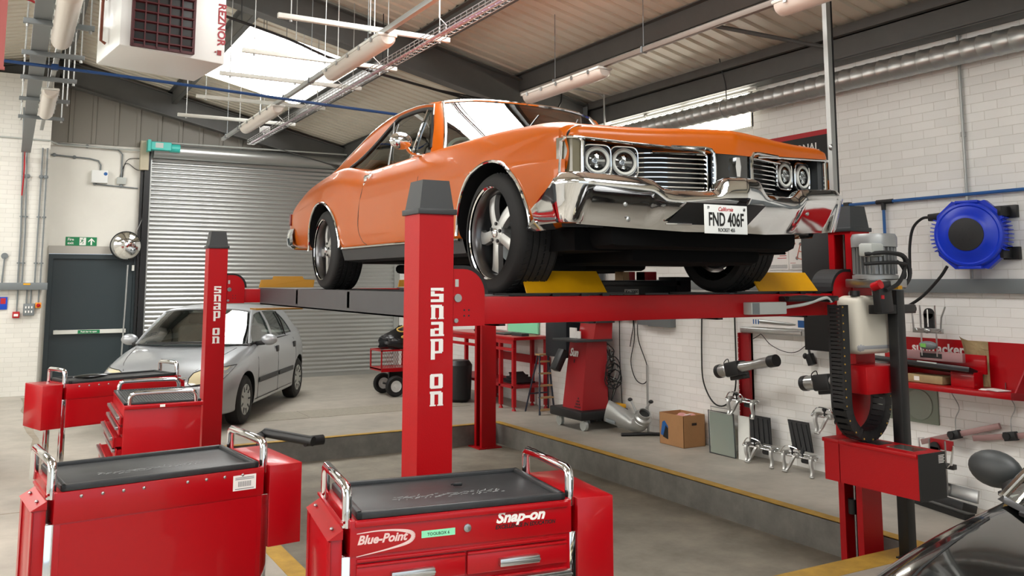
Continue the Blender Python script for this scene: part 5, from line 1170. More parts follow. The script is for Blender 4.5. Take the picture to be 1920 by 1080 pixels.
def wheel_clamp(lab, x, y, z0, panel=None):
    t = thing('wheel_clamp', lab, 'wheel clamp', (x, y, z0), 0, 'silver wheel clamps of the alignment rack', world=True)
    V = lambda dx, dy, dz: (x + dx, y + dy, z0 + dz)
    for dx, dz in ((0, .15), (.05, .17)):
        b = B(); b.cyl(V(dx, -.22, dz), V(dx, .22, dz), .010, n=12); part('slide_bar', b, CHROME, t)
    for dy, sg in ((.17, 1), (.0, -1), (-.17, 1)):
        b = B(); Q = catmull([V(.03, dy, .175), V(-.015, dy - .01 * sg, .165), V(-.045, dy - .03 * sg, .11), V(-.055, dy - .055 * sg, .055), V(-.085, dy - .075 * sg, .008)], 4); rows = []
        for i, q in enumerate(Q):
            w_ = .024 - .010 * i / len(Q); rows.append([q + Vector((.012, -w_, .004)), q + Vector((-.010, -w_ * .7, 0)), q + Vector((-.010, w_ * .7, 0)), q + Vector((.012, w_, .004))])
        b.grid(rows, True); b.ell(V(-.085, dy - .075 * sg, .012), .018, .026, .012, 12, 6); b.box(x - .02, x + .07, y + dy - .022, y + dy + .022, z0 + .135, z0 + .185, .01); part('claw_arm', b, CAST, t, 'cast silver claw')
    b = B(); b.cyl(V(.03, -.13, .12), V(.03, -.04, .12), .026, n=14); part('grip', b, BLACK, t)
    b = B(); b.ell(V(.03, .09, .215), .022, .022, .022, 12, 8); b.cyl(V(.03, .09, .15), V(.03, .09, .21), .008, n=8); part('lock_knob', b, BLACK, t)
    b = B(); b.tube([V(-.02, .2, .16), V(-.05, .1, .24), V(-.03, -.02, .23), V(0, -.05, .17)], .006, 6, 4); part('release_lever', b, CHROME, t)
    if panel:
        ya, yb, za, yc, yd, zb_ = panel      # lower edge ya..yb at za, upper edge yc..yd at zb_
        b = B(); b.hexa([(6.72, yb, za), (6.72, ya, za), (6.735, ya, za), (6.735, yb, za), (6.79, yd, zb_), (6.79, yc, zb_), (6.805, yc, zb_), (6.805, yd, zb_)])
        for k in range(4):
            f = (k + .6) / 4.2; y0_, y1_ = ya + (yb - ya) * f, yc + (yd - yc) * f; b.hexa([(6.712, y0_ + .02, za + .01), (6.712, y0_ - .02, za + .01), (6.722, y0_ - .02, za + .01), (6.722, y0_ + .02, za + .01), (6.778, y1_ + .02, zb_ - .02), (6.778, y1_ - .02, zb_ - .02), (6.792, y1_ - .02, zb_ - .02), (6.792, y1_ + .02, zb_ - .02)])
        b.cyl((6.70, (ya + yb) / 2, za - .05), (6.73, (ya + yb) / 2, za + .03), .02, n=10)
        part('target_panel', b, BLACK, t, 'black ribbed target panel')
    return t
wheel_clamp('silver wheel clamp with a black panel, standing on the floor, left one of the two', 6.66, 6.69, 0, (6.86, 6.58, .19, 6.94, 6.66, .44))
wheel_clamp('silver wheel clamp with a black panel, standing on the floor, right one of the two', 6.66, 6.19, 0, (6.30, 6.05, .20, 6.42, 6.16, .46))
wheel_clamp('silver wheel clamp without panel, hung on the left red channel post above the floor clamps', 6.73, 7.0, .42)
wheel_clamp('silver wheel clamp without panel, hung on the right red channel post beside the cable chain', 6.73, 5.84, .40)
# ---- red shelf board with alignment gear
s = thing('wall_shelf', 'red wall board with a deep red shelf and white lettering', 'shelf', (6.75, 4.6, .93), world=True)
b = B(); b.box(6.885, 6.9, 3.3, 5.33, .95, 1.335); part('back_board', b, RED, s)
b = B(); b.box(6.60, 6.9, 4.02, 5.33, .93, .975, .004); part('shelf_board', b, RED, s)
b = B(); b.prism([(6.6, 4.02, .93), (6.9, 4.02, .93), (6.9, 4.02, 1.33), (6.84, 4.02, 1.2)], (0, -.012, 0)); b.prism([(6.6, 4.02, .975), (6.6, 4.02, .93), (6.9, 3.3, .93), (6.9, 3.3, .975)], (0, 0, .01)); part('side_panel', b, DULLRED, s)
b = B(); b.text('suntracker', (6.8835, 5.05, 1.215), (0, -1, 0), (0, 0, 1), .115, .0008, .003, sx=.98); part('lettering', b, LETTER, s, 'white lettering')
b = B(); b.grid([[(6.875 - .045 * t_ * (1 - u ** 2) + .006 * math.sin(5 * u + 9 * t_), 4.45 + u * .10 + (.05 * (t_ - .75) * 4 if t_ > .75 else 0) * (u + 1) * .5, .976 + .36 * t_ + (.03 * u if t_ > .8 else 0)) for u in [k / 5 for k in range(-5, 6)]] for t_ in (0, .15, .3, .5, .65, .8, .9, 1)]); b.grid([[(6.878, 4.45 + u * .10, .976 + .36 * t_) for u in (-1, 1)] for t_ in (0, 1)])
solo('paper_bag', b, KRAFT, 'crumpled brown paper bag standing on the red wall shelf', 'bag', smooth=False)
b = B(); b.box(6.64, 6.8, 4.24, 4.3, .976, .98); b.obox((6.7, 4.2, .982), (.3, 1, 0), (0, 0, 1), .09, .06, .002); solo('paper_sheets', b, LETTER, 'loose white papers at the right end of the red wall shelf', 'paper')
a = thing('alignment_head', 'black wheel alignment bar with wire frame and green display, on the red wall shelf', 'alignment head', (6.7, 4.8, .976), world=True)
b = B(); b.box(6.68, 6.8, 4.36, 4.56, .976, 1.10, .003); b.box(6.68, 6.8, 5.02, 5.16, .976, 1.10, .003); b.box(6.80, 6.82, 4.33, 5.2, 1.08, 1.23, .003); part('red_support', b, RED, a)
b = B(); b.obox((6.68, 4.83, 1.125), (0, 1, .035), (.3, 0, 1), .47, .06, .022, .006); bb = part('bar', b, BLACKMET, a)
b = B(); b.obox((6.655, 4.73, 1.146), (0, 1, .035), (.3, 0, 1), .09, .035, .006, .002); part('label', b, LTGREY, bb)
b = B(); b.box(6.70, 6.74, 4.46, 5.0, 1.165, 1.24, .004); part('rail', b, mat('pink_grey_metal', (176, 138, 140), .4, .5), a)
b = B(); b.box(6.697, 6.70, 4.64, 4.84, 1.185, 1.225, .008); part('black_name_plate', b, BLACK, a)
for y in (4.68, 4.82):
    b = B(); b.cyl((6.70, y, 1.2), (6.70, y, 1.62), .007, n=8); part('rod', b, ALU, a)
b = B(); b.tube([(6.68, 4.83, 1.40), (6.66, 4.86, 1.43), (6.66, 4.87, 1.62), (6.68, 4.84, 1.62)], .007, 6); part('wire_arm', b, ALU, a)
b = B(); b.tube([(6.68, 4.66, 1.40), (6.66, 4.61, 1.42), (6.66, 4.60, 1.52), (6.66, 4.56, 1.61)], .008, 6); part('wire_arm', b, ALU, a)
b = B(); b.box(6.67, 6.72, 4.62, 4.88, 1.39, 1.43, .004); b.ell((6.665, 4.74, 1.41), .015, .03, .022, 12, 8); part('cross_piece', b, STEEL, a)
b = B(); b.box(6.70, 6.72, 4.70, 4.79, 1.43, 1.55); b.lathe([(.045, 0), (.045, .02)], (6.72, 4.745, 1.55), (-1, 0, 0), 20); b.mi = 1; b.box(6.692, 6.7, 4.74, 4.752, 1.44, 1.585); part('dome_plate', b, [BLACK, CHROME], a)
b = B(); b.ell((6.67, 4.74, 1.29), .03, .085, .036, 20, 10); di = part('display_unit', b, GREYBOX, a); b = B(); b.box(6.638, 6.645, 4.74, 4.79, 1.275, 1.305); part('green_display', b, mat('green_lcd', (120, 190, 90), .4), di)
b = B(); b.box(6.66, 6.82, 4.62, 4.96, .977, 1.045, .012); b.mi = 1; b.box(6.658, 6.66, 4.83, 4.88, .995, 1.03); solo('small_carton', b, [KRAFT, LETTER], 'flat brown carton lying under the black alignment bar on the red shelf', 'carton')
# turn plates hung under the shelf
for lab, y in (('pale green square plate with a large disc on the wall under the shelf, right one', 4.83), ('pale green square plate with large disc under the shelf, half hidden by the black post', 5.18)):
    t = thing('turn_plate', lab, 'turn plate', (6.88, y, .61), 0, 'turn plates under the red shelf', world=True)
    b = B(); b.box(6.88, 6.9, y, y + .32, .61, .93, .003); part('plate', b, mat('sage_green_paint', (128, 138, 124), .5), t)
    b = B(); b.lathe([(.128, 0), (.126, .012), (.0, .014)], (6.88, y + .17, .765), (-1, 0, 0), 40); part('disc', b, mat('sage_disc', (140, 148, 136), .45), t)
for lab, P in (('pinkish steel bar with a black clamp hung low on the wall, left one', ((6.84, 4.97, .46), (6.84, 4.27, .69))), ('pinkish steel bar with a black clamp hung low on the wall, right one', ((6.84, 4.5, .56), (6.84, 3.8, .70)))):
    t = thing('steering_lock_bar', lab, 'bar', P[0], 0, 'bars hung under the red shelf', world=True)
    P0, P1 = Vector(P[0]), Vector(P[1]); d_ = P1 - P0
    b = B(); b.obox((P0 + P1) / 2, d_, (0, 0, 1), d_.length / 2, .012, .022, .003); part('bar', b, mat('pink_grey_steel', (164, 132, 130), .4, .4), t)
    m_ = P0 + d_ * .46; b = B(); b.obox(m_ + Vector((-.015, 0, 0)), d_, (0, 0, 1), .05, .025, .034, .006); b.cyl(m_ + Vector((-.03, .02, .0)), m_ + Vector((-.05, .02, 0)), .03, n=12); part('clamp', b, BLACK, t)
    b = B(); b.tube([m_, m_ + Vector((.03, .02, .12)), m_ + Vector((.03, -.02, .22)), m_ + Vector((.03, .04, .33)), m_ + Vector((.04, .05, .4))], .004, 5, 5); part('wire', b, STEEL, t)
a = thing('alignment_head', 'black wheel alignment bar with wire frame standing on the floor near the red console', 'alignment head', (6.55, 4.7, 0), world=True)
b = B(); b.obox((6.56, 4.70, .10), (-.17, -.68, 0), (.3, 0, 1), .40, .07, .03, .006); b.obox((6.6, 4.7, .02), (-.17, -.68, 0), (0, 0, 1), .36, .05, .02); bb = part('bar', b, BLACKMET, a)
b = B(); b.obox((6.535, 4.68, .134), (-.17, -.68, 0), (.3, 0, 1), .09, .03, .004); part('label', b, LTGREY, bb)
b = B(); b.obox((6.64, 4.55, .16), (-.10, -.68, 0), (.2, 0, 1), .22, .01, .05, .003); part('rail', b, STEEL, a)
for y in (4.60, 4.74):
    b = B(); b.cyl((6.62, y, .12), (6.62, y, .54), .007, n=8); part('rod', b, STEEL, a)
b = B(); b.tube([(6.6, 4.76, .34), (6.58, 4.80, .36), (6.58, 4.81, .54), (6.6, 4.77, .54)], .007, 6); b.mi = 0; part('wire_arm', b, ALU, a)
b = B(); b.tube([(6.6, 4.57, .34), (6.58, 4.53, .37), (6.58, 4.5, .52)], .010, 6); part('wire_arm', b, CHROME, a)
b = B(); b.box(6.59, 6.64, 4.52, 4.82, .33, .37, .004); b.box(6.6, 6.63, 4.6, 4.74, .2, .28); part('cross_piece', b, BLACKMET, a)
b = B(); b.box(6.62, 6.64, 4.66, 4.74, .36, .48); b.lathe([(.04, 0), (.04, .02)], (6.64, 4.70, .48), (-1, 0, 0), 20); part('dome_plate', b, BLACK, a)
b = B(); b.box(6.66, 6.672, 4.56, 4.76, .46, .54); part('red_plate', b, DULLRED, a)
# vertical slotted strut above the right column
s = thing('slotted_strut', 'vertical galvanised slotted channel from the roof down to the right front lift column', 'strut', (5.35, 4.53, 2.2), world=True)
b = B(); b.box(5.325, 5.37, 4.50, 4.506, 2.2, zdeck(5.35) - .25); b.box(5.325, 5.33, 4.506, 4.54, 2.2, zdeck(5.35) - .25); b.box(5.366, 5.372, 4.506, 4.54, 2.2, zdeck(5.35) - .25); part('channel', b, GALVMATT, s)
b = B(); z = 2.5
while z < 4.2: b.box(5.372, 5.3735, 4.512, 4.532, z, z + .028); z += .05
b.box(5.372, 5.39, 4.5, 4.54, 2.3, 4.2); part('slots', b, BLACK, s)
b = B(); b.ell((5.315, 4.5, 2.82), .018, .018, .024, 12, 8); part('knob', b, STEEL, s)
# ================================================================== STANDING ALONG THE RIGHT WALL
b = B(); b.m(0); t_ = .004
x0, x1, y0, y1, zt = 6.52, 6.83, 7.67, 8.08, .345
b.box(x0, x0 + t_, y0, y1, 0, zt); b.box(x1 - t_, x1, y0, y1, 0, zt); b.box(x0, x1, y0, y0 + t_, 0, zt); b.box(x0, x1, y1 - t_, y1, 0, zt); b.box(x0, x1, y0, y1, 0, t_)
cb_ = thing('cardboard_box', 'open brown cardboard box on the floor by the right wall', 'box', (6.675, 7.875, 0), world=True); part('box_walls', b, CARD, cb_)
b = B(); b.prism([(x0 - .001, 8.06, .10), (x0 - .001, 7.93, .07), (x0 - .001, 7.93, .2), (x0 - .001, 7.99, .26), (x0 - .001, 8.03, .24)], (-.0012, 0, 0)); part('printed_label', b, PIPEBLUE, cb_, 'blue printed label')
b = B(); b.prism([(x0 - .0022, 8.02, .08), (x0 - .0022, 7.93, .06), (x0 - .0022, 7.93, .18), (x0 - .0022, 7.97, .21)], (-.001, 0, 0)); part('dark_print', b, INK, cb_)
b = B(); b.box(6.64, 6.71, y0 - .001, y0, .235, .262, .0); part('hand_hole', b, mat('hole_dark', (40, 28, 20), .8), cb_)
b = B(); b.box(6.54, 6.81, 7.70, 8.05, .26, .30); [b.ell((6.6 + .05 * k, 7.8 + .05 * (k % 3), .315), .05, .06, .03, 12, 6) for k in range(4)]; b.mi = 1; b.obox((6.7, 7.80, .335), (1, .3, 0), (0, .2, 1), .05, .03, .004); solo('box_contents', b, [mat('pink_paper', (214, 150, 146), .6), LETTER], 'pink and white packets inside the open cardboard box', 'packets', kind='stuff')
m = thing('glass_panel', 'greenish framed glass panel leaning on the wall beside the cardboard box', 'panel', (6.7, 7.2, 0), world=True)
def lean(b, ya, yb, x0, x1, z0, z1, th, sh=0.): b.hexa([(x0, ya, z0), (x0, yb, z0), (x0 + th, yb, z0), (x0 + th, ya, z0), (x1, ya + sh, z1), (x1, yb + sh, z1), (x1 + th, yb + sh, z1), (x1 + th, ya + sh, z1)])
b = B(); lean(b, 6.98, 7.35, 6.62, 6.79, .01, .40, .012, .20); part('pane', b, GLASSGREEN, m)
b = B(); A = [(6.615, 6.975, .006), (6.615, 7.36, .006), (6.785, 7.56, .41), (6.785, 7.175, .41)]; b.tube(A, .008, 6, closed=True); part('frame', b, CHAR, m)
b = B(); b.tube([(6.80, 7.53, .41), (6.81, 7.55, .45), (6.81, 7.22, .45), (6.80, 7.20, .41)], .006, 6); part('wire_handle', b, STEEL, m)
b = B(); lean(b, 6.80, 6.96, 6.64, 6.84, .0, .40, .012, .20); solo('glass_panel', b, OFFWHITE, 'plain pale panel leaning on the wall just right of the framed glass panel', 'panel')
# exhaust extraction nozzle
n = thing('exhaust_nozzle', 'silver exhaust extraction nozzle on a floor stand between the red machine and the cardboard box', 'exhaust nozzle', (6.6, 8.5, 0), world=True)
b = B(); rows = []; A0, A1 = Vector((6.42, 8.96, .255)), Vector((6.555, 8.64, .15)); d_ = (A1 - A0).normalized(); e_ = Vector((0, 0, 1)).cross(d_).normalized(); u_ = d_.cross(e_)
for t_, wy, hz in ((0, .035, .135), (.3, .055, .13), (.65, .085, .115), (1, .1, .1)):
    rows.append([A0.lerp(A1, t_) + e_ * wy * math.cos(2 * math.pi * k / 24) + u_ * hz * math.sin(2 * math.pi * k / 24) for k in range(24)])
b.grid(rows, True); part('funnel', b, GALV, n, ang=60)
b = B(); b.tube([A1 - d_ * .01, (6.575, 8.585, .138), (6.585, 8.53, .155), (6.59, 8.49, .195)], .101, 24, 3); part('elbow', b, GALV, n, ang=60)
b = B(); P0, d_ = Vector((6.59, 8.495, .185)), Vector((-.12, -.50, .62)).normalized(); b.lathe([(.1, 0), (.106, .006), (.106, .02), (.1, .024), (.1, .05), (.106, .054), (.104, .07), (.078, .085), (.074, .13), (.064, .13), (.062, .06)], P0, d_, 28, caps=False); part('outlet', b, GALV, n); b = B(); b.lathe([(.0, .10), (.066, .10)], P0, d_, 20, caps=False); part('outlet_mouth', b, BLACK, n)
b = B(); b.box(6.70, 6.72, 8.52, 8.54, .0, .82); part('upright', b, GALVMATT, n)
b = B(); b.tube([(6.6, 8.58, .23), (6.56, 8.66, .40)], .014, 8); b.tube([(6.63, 8.56, .23), (6.69, 8.46, .39)], .014, 8); part('yoke', b, GALVMATT, n)
for q in ((6.555, 8.67, .41), (6.695, 8.45, .40)):
    b = B(); b.ell(q, .03, .03, .022, 12, 8); part('knob', b, BLACK, n)
b = B(); b.tube([(6.38, 8.62, .022), (6.69, 8.50, .022), (6.80, 8.42, .022)], .02, 8); part('foot_bar', b, BLACKMET, n)
b = B(); b.obox((6.40, 8.86, .14), (.4, -1, -.2), (0, 0, 1), .07, .012, .022, .01); part('handle', b, GREYBOX, n)
# diagnostic machine
g = thing('diagnostic_machine', 'red diagnostic machine on a black wheeled base, white lettering on it', 'diagnostic machine', (6.45, 9.4, 0), world=True)
b = B(); b.hexa([(6.20, 9.18, .2), (6.60, 9.18, .2), (6.60, 9.62, .2), (6.20, 9.62, .2), (6.30, 9.20, 1.07), (6.60, 9.20, 1.07), (6.60, 9.58, 1.07), (6.30, 9.58, 1.07)]); bo = part('body', b, DULLRED, g)
b = B(); b.hexa([(6.36, 9.14, 1.10), (6.64, 9.14, 1.10), (6.64, 9.48, 1.10), (6.36, 9.48, 1.10), (6.42, 9.14, 1.42), (6.66, 9.14, 1.42), (6.66, 9.48, 1.42), (6.42, 9.48, 1.42)]); part('head', b, RED, g)
b = B(); b.box(6.08, 6.64, 9.12, 9.66, 1.07, 1.10, .008); b.box(6.38, 6.66, 9.1, 9.5, 1.30, 1.36, .004); part('tray', b, CHAR, g)
b = B(); o = Vector((6.297, 9.53, .90)); b.text('Sun', (6.266, 9.54, .88), (0, -1, 0), (.115, 0, 1), .135, .0012, .005, shear=.25, sx=.95); part('lettering', b, LETTER, g, 'white lettering')
b = B(); [b.obox((6.2 + .115 * (.27 + .035 * r - .2) - .002, 9.23 + .035 * c_ + .017 * r, .27 + .035 * r), (0, 1, 0), (.115, 0, 1), .010, .001, .010) for r in range(4) for c_ in range(4 - r)]; part('vent_holes', b, BLACK, bo)
b = B(); b.obox((6.255, 9.42, .82), (0, 1, 0), (.115, 0, 1), .008, .003, .022); part('key_slot', b, BLACK, bo)
b = B(); b.box(6.12, 6.84, 9.08, 9.80, .13, .24, .02); part('base', b, BLACK, g)
for x, y in ((6.22, 9.70), (6.22, 9.16), (6.76, 9.70), (6.76, 9.16)):
    b = B(); b.cyl((x - .02, y, .065), (x + .02, y, .065), .065, n=20); b.box(x - .03, x + .03, y - .03, y + .03, .1, .135); part('castor', b, LTGREY, g)
b = B(); b.obox((6.16, 9.62, .82), (.55, 0, 1), (-1, 0, .55), .14, .07, .045, .01); b.mi = 1; b.obox((6.125, 9.62, .84), (.55, 0, 1), (-1, 0, .55), .11, .055, .004); part('printer_box', b, [BLACK, LTGREY], g)
for k in range(5):
    rnd = random.Random(k); b = B(); pts = [(6.61 + .02 * k, 9.22, 1.05 - .03 * k)]
    for j in range(6): pts.append((6.66 + rnd.uniform(-.03, .14), 9.18 + rnd.uniform(-.05, .15), .95 - .10 * j + rnd.uniform(-.1, .1)))
    pts.append((6.64, 9.2, .26)); b.tube(pts, .0065, 6, 5); part('test_lead', b, RUBBER if k != 2 else LTGREY, g)
for k in range(3):
    b = B(); b.tube([(6.66 + (.11 + .01 * k) * math.cos(t * .4 + k), 9.15, .72 - .06 * k + (.16 - .02 * k) * math.sin(t * .4 + k)) for t in range(16)], .007, 6, closed=True); part('coiled_lead', b, RUBBER, g)
b = B(); b.box(6.64, 6.82, 9.10, 9.3, .24, .29, .01); solo('small_case', b, YELLOW, 'small yellow plastic case on the black base of the red diagnostic machine', 'case')
b = B(); b.box(6.30, 6.32, 9.36, 9.5, 1.101, 1.19); b.box(6.28, 6.3, 9.42, 9.56, 1.101, 1.23); solo('paper_stack', b, LETTER, 'white papers standing on the tray of the red diagnostic machine', 'paper')
# cabinet, ladder, bench, bin, trolley in the far corner
b = B(); b.box(6.5, 6.88, 9.98, 10.5, .8, 1.62, .008); b.box(6.497, 6.5, 10.0, 10.48, .82, 1.6, .002); solo('wall_cabinet', b, mat('blue_black_paint', (26, 32, 38), .45), 'dark wall cabinet in the far corner above the stepladder', 'cabinet')
l = thing('stepladder', 'dark blue stepladder with wooden treads below the dark wall cabinet', 'ladder', (6.6, 10.7, 0), world=True)
LAD = mat('navy_paint', (26, 30, 48), .5)
for x, xt in ((6.36, 6.50), (6.60, 6.64)):
    b = B(); b.tube([(x + .04, 10.50, 0), (xt + .0, 10.66, .80)], .016, 6); part('front_stile', b, LAD, l)
for x, xt in ((6.42, 6.50), (6.80, 6.66)):
    b = B(); b.tube([(x, 10.92, 0), (xt, 10.70, .80)], .013, 6); part('rear_leg', b, LAD, l)
for k in range(5):
    t = (k + .4) / 5; xa = 6.40 + .10 * t; xb = 6.64 + .0 * t; y = 10.50 + .16 * t; b = B(); b.box(xa, xb, y - .03, y + .04, .80 * t - .008, .80 * t + .012); part('tread', b, WOOD, l)
b = B(); b.box(6.47, 6.67, 10.62, 10.72, .79, .81); part('top_tread', b, WOOD, l)
b = B(); b.tube([(6.44, 10.86, .25), (6.77, 10.86, .25)], .01, 6); part('rear_stay', b, LAD, l)
w_ = thing('workbench', 'long red steel workbench along the right wall in the far corner', 'workbench', (6.55, 11.9, 0), world=True)
b = B(); b.box(6.25, 6.88, 10.95, 13.2, .985, 1.03, .004); part('worktop', b, RED, w_)
b = B(); b.box(6.26, 6.30, 10.98, 13.17, .83, .87); b.box(6.26, 6.28, 10.98, 13.17, .93, .985); part('apron_rail', b, RED, w_)
b = B(); b.box(6.27, 6.86, 10.98, 13.17, .31, .345); part('lower_shelf', b, DULLRED, w_)
for y in (11.0, 11.38, 12.5, 13.1):
    for x in (6.27, 6.8):
        b = B(); b.box(x, x + .05, y, y + .05, .05, .985); b.cyl((x + .025, y + .025, 0), (x + .025, y + .025, .05), .035, .012, n=12); part('leg', b, RED, w_)
b = B(); b.box(6.86, 6.88, 10.98, 13.17, .60, .72); part('back_rail', b, DULLRED, w_)
b = B(); [b.box(6.40 + .03 * k, 6.75 - .02 * k, 11.2 + .03 * k, 11.62 - .04 * k, .346 + .03 * k, .372 + .03 * k) for k in range(4)]; b.obox((6.5, 11.2, .44), (0, 1, .5), (0, -.5, 1), .14, .12, .008); solo('mat_pile', b, BLACK, 'pile of dark mats on the lower shelf of the red workbench', 'mats')
b = B(); b.box(6.86, 6.885, 11.3, 12.2, 1.04, 1.45); solo('notice_board', b, MINT, 'pale mint board on the wall above the red workbench', 'board')
b = B(); b.box(6.87, 6.89, 12.25, 12.7, 1.05, 1.45); solo('notice_board', b, LETTER, 'white board on the wall left of the pale mint board', 'board')
b = B(); b.box(6.4, 6.7, 11.5, 11.9, 1.03, 1.05); b.obox((6.5, 11.2, 1.05), (0, 1, 0), (0, 0, 1), .15, .06, .02); b.ell((6.45, 12.4, 1.06), .08, .1, .035, 12, 8); solo('bench_tools', b, [CHAR], 'scatter of small dark tools on the red workbench', 'tools', kind='stuff')
b = B(); b.lathe([(.14, 0), (.19, .05), (.21, .55), (.16, .62), (.0, .62)], (6.05, 12.3, 0.0), (0, 0, 1), 20); solo('rubbish_bin', b, BLACK, 'black bin in front of the red workbench behind the right rear column', 'bin')
c_ = thing('mesh_trolley', 'red mesh-sided garden trolley with pneumatic tyres and a chrome handle', 'trolley', (5.7, 13.5, 0), world=True)
b = B(); b.box(5.18, 6.3, 13.3, 13.8, .40, .44); [b.box(x0, x1, y0, y1, z, z + .025) for z in (.42, .71) for x0, x1, y0, y1 in ((5.18, 6.3, 13.3, 13.32), (5.18, 6.3, 13.78, 13.8), (5.18, 5.2, 13.3, 13.8), (6.28, 6.3, 13.3, 13.8))]
[b.box(x, x + .02, y, y + .02, .4, .73) for x in (5.18, 5.73, 6.28) for y in (13.3, 13.78)]; b.box(5.18, 6.3, 13.29, 13.3, .39, .45); part('frame', b, RED, c_)
b = B()
for k in range(26):
    x = 5.2 + k * .042; b.tube([(x, 13.31, .45), (min(6.28, x + .15), 13.31, .71)], .0022, 4); b.tube([(x, 13.31, .71), (min(6.28, x + .15), 13.31, .45)], .0022, 4)
part('mesh_side', b, DULLRED, c_)
for x in (5.42, 6.08):
    for y in (13.28, 13.82):
        b = B(); cc = Vector((x, y, .165)); b.lathe([(.09, -.035), (.14, -.045), (.162, -.02), (.165, 0), (.162, .02), (.14, .045), (.09, .035)], cc, (0, -1, 0), 32, caps=False); wl = part('wheel', b, RUBBER, c_); b = B(); b.lathe([(.0, .03), (.03, .035), (.035, .02), (.085, .018), (.095, .035), (.095, -.03), (.0, -.03)], cc, (0, -1, 0), 24); part('wheel_hub', b, WHITE, wl, 'white wheel hub')
b = B(); b.box(5.4, 6.1, 13.5, 13.56, .2, .4); b.cyl((5.42, 13.25, .165), (5.42, 13.85, .165), .015); b.cyl((6.08, 13.25, .165), (6.08, 13.85, .165), .015); part('undercarriage', b, BLACKMET, c_)
b = B(); b.tube([(6.32, 13.3, .42), (6.34, 13.28, .90), (6.30, 13.28, .95), (6.0, 13.28, .96)], .016, 8); part('handle', b, CHROME, c_)
rnd = random.Random(4); b = B(); rows = []
for j in range(9):
    t = j / 8; r_ = [.30, .34, .36, .35, .32, .27, .20, .12, .03][j]; rows.append([(5.60 + r_ * 1.05 * math.cos(2 * math.pi * k / 18) * (1 + rnd.uniform(-.1, .1)), 13.52 + r_ * .65 * math.sin(2 * math.pi * k / 18), .735 + .36 * t + rnd.uniform(-.015, .015)) for k in range(18)])
b.grid(rows, True); solo('bin_bag', b, POLY, 'full black bin bag on top of the red mesh trolley', 'bag', ang=25)
b = B(); b.tube([(5.55, 13.3, 1.10), (5.42, 13.25, 1.06), (5.5, 13.22, 1.02), (5.8, 13.25, 1.07), (6.0, 13.3, 1.0), (5.7, 13.2, .93), (5.48, 13.17, .93), (5.52, 13.17, .96), (5.75, 13.18, .97), (5.6, 13.16, .88), (5.5, 13.15, .80), (5.56, 13.15, .78), (5.75, 13.17, .86), (5.95, 13.2, .95)], .011, 6, 6); solo('air_hose', b, KRAFT if False else mat('yellow_hose', (214, 178, 92), .5), 'yellow hose looped over the black bin bag on the mesh trolley', 'hose')
b = B(); b.box(5.72, 6.0, 13.25, 13.34, .92, .99, .01); solo('red_tool_case', b, RED, 'small red case lying on the black bin bag', 'case')
# ================================================================== FAR WALL AND BRICK PIER
def sign_text(nm, par, lines, m):
    b = B()
    for t, o, h_ in lines: b.text(t, o, (1, 0, 0), (0, 0, 1), h_, .0006, .0012)
    return part(nm, b, m, par)
s = thing('fire_exit_sign', 'green fire exit sign with running figure and arrow above the dark door', 'sign', (1.05, YF - .01, 2.42), world=True)
b = B(); b.box(.80, 1.285, YF - .008, YF, 2.425, 2.575); part('sign_plate', b, GREEN, s)
sign_text('lettering', s, (('Fire', (.83, YF - .0095, 2.512), .062), ('exit', (.83, YF - .0095, 2.45), .062)), LETTER)
b = B(); b.box(1.015, 1.115, YF - .0098, YF - .008, 2.435, 2.565); part('figure_panel', b, LETTER, s)
b = B(); y_ = YF - .0105; b.tube([(1.05, y_, 2.505), (1.065, y_, 2.53)], .009, 6); b.ell((1.072, y_, 2.552), .008, .002, .009, 10, 6); b.tube([(1.05, y_, 2.505), (1.075, y_, 2.485), (1.065, y_, 2.455)], .005, 6); b.tube([(1.05, y_, 2.505), (1.035, y_, 2.48), (1.022, y_, 2.475)], .005, 6); b.tube([(1.06, y_, 2.53), (1.085, y_, 2.515)], .004, 6); b.tube([(1.06, y_, 2.53), (1.04, y_, 2.52), (1.03, y_, 2.535)], .004, 6); part('running_figure', b, GREEN, s)
b = B(); b.prism([(1.20, y_, 2.56), (1.15, y_, 2.505), (1.15, y_, 2.485), (1.188, y_, 2.52), (1.188, y_, 2.44), (1.212, y_, 2.44), (1.212, y_, 2.52), (1.25, y_, 2.485), (1.25, y_, 2.505)], (0, .002, 0)); part('arrow', b, LETTER, s)
m = thing('convex_mirror', 'round convex traffic mirror beside the roller shutter above the dark door', 'mirror', (1.72, YF - .3, 2.2), world=True)
c = Vector((1.73, YF - .22, 2.43)); ax = Vector((-.12, -1, -.12)).normalized()
b = B(); b.lathe([(.248, .0), (.235, .02), (.19, .05), (.12, .078), (.05, .09), (.001, .092)], c, ax, 44, caps=False); part('mirror_face', b, mat('mirror_silver', (240, 242, 242), .02, 1.), m)
b = B(); b.lathe([(.0, -.02), (.25, -.02), (.256, -.005), (.256, .012), (.246, .014)], c, ax, 44, caps=False); part('mirror_rim', b, BLACK, m)
b = B(); b.tube([c, c + Vector((.03, .1, .05)), (1.79, YF, 2.52)], .02, 8); part('bracket', b, BLACKMET, m)
b = B(); b.tube([(1.98, YF - .13, 2.9), (2.05, YF - .13, 3.2)], .006, 6); b.tube([(1.9, YF - .13, 2.68), (2.06, YF - .13, 3.12)], .006, 6); part('stay', b, STEEL, m)
pw = YF
def wallbox(nm, lab, cat, x0, x1, z0, z1, y, m_, dep=.06):
    b = B(); b.box(x0, x1, y - dep, y, z0, z1, .006); return solo(nm, b, m_, lab, cat)
o = wallbox('control_box', 'square white control box on the plaster wall above the fire door', 'electrical box', 1.14, 1.40, 3.52, 3.74, YF, WHITE, .1)
b = B(); b.lathe([(.03, 0), (.03, .003)], (1.36, YF - .101, 3.68), (0, -1, 0), 16); part('round_label', b, PIPEBLUE, o)
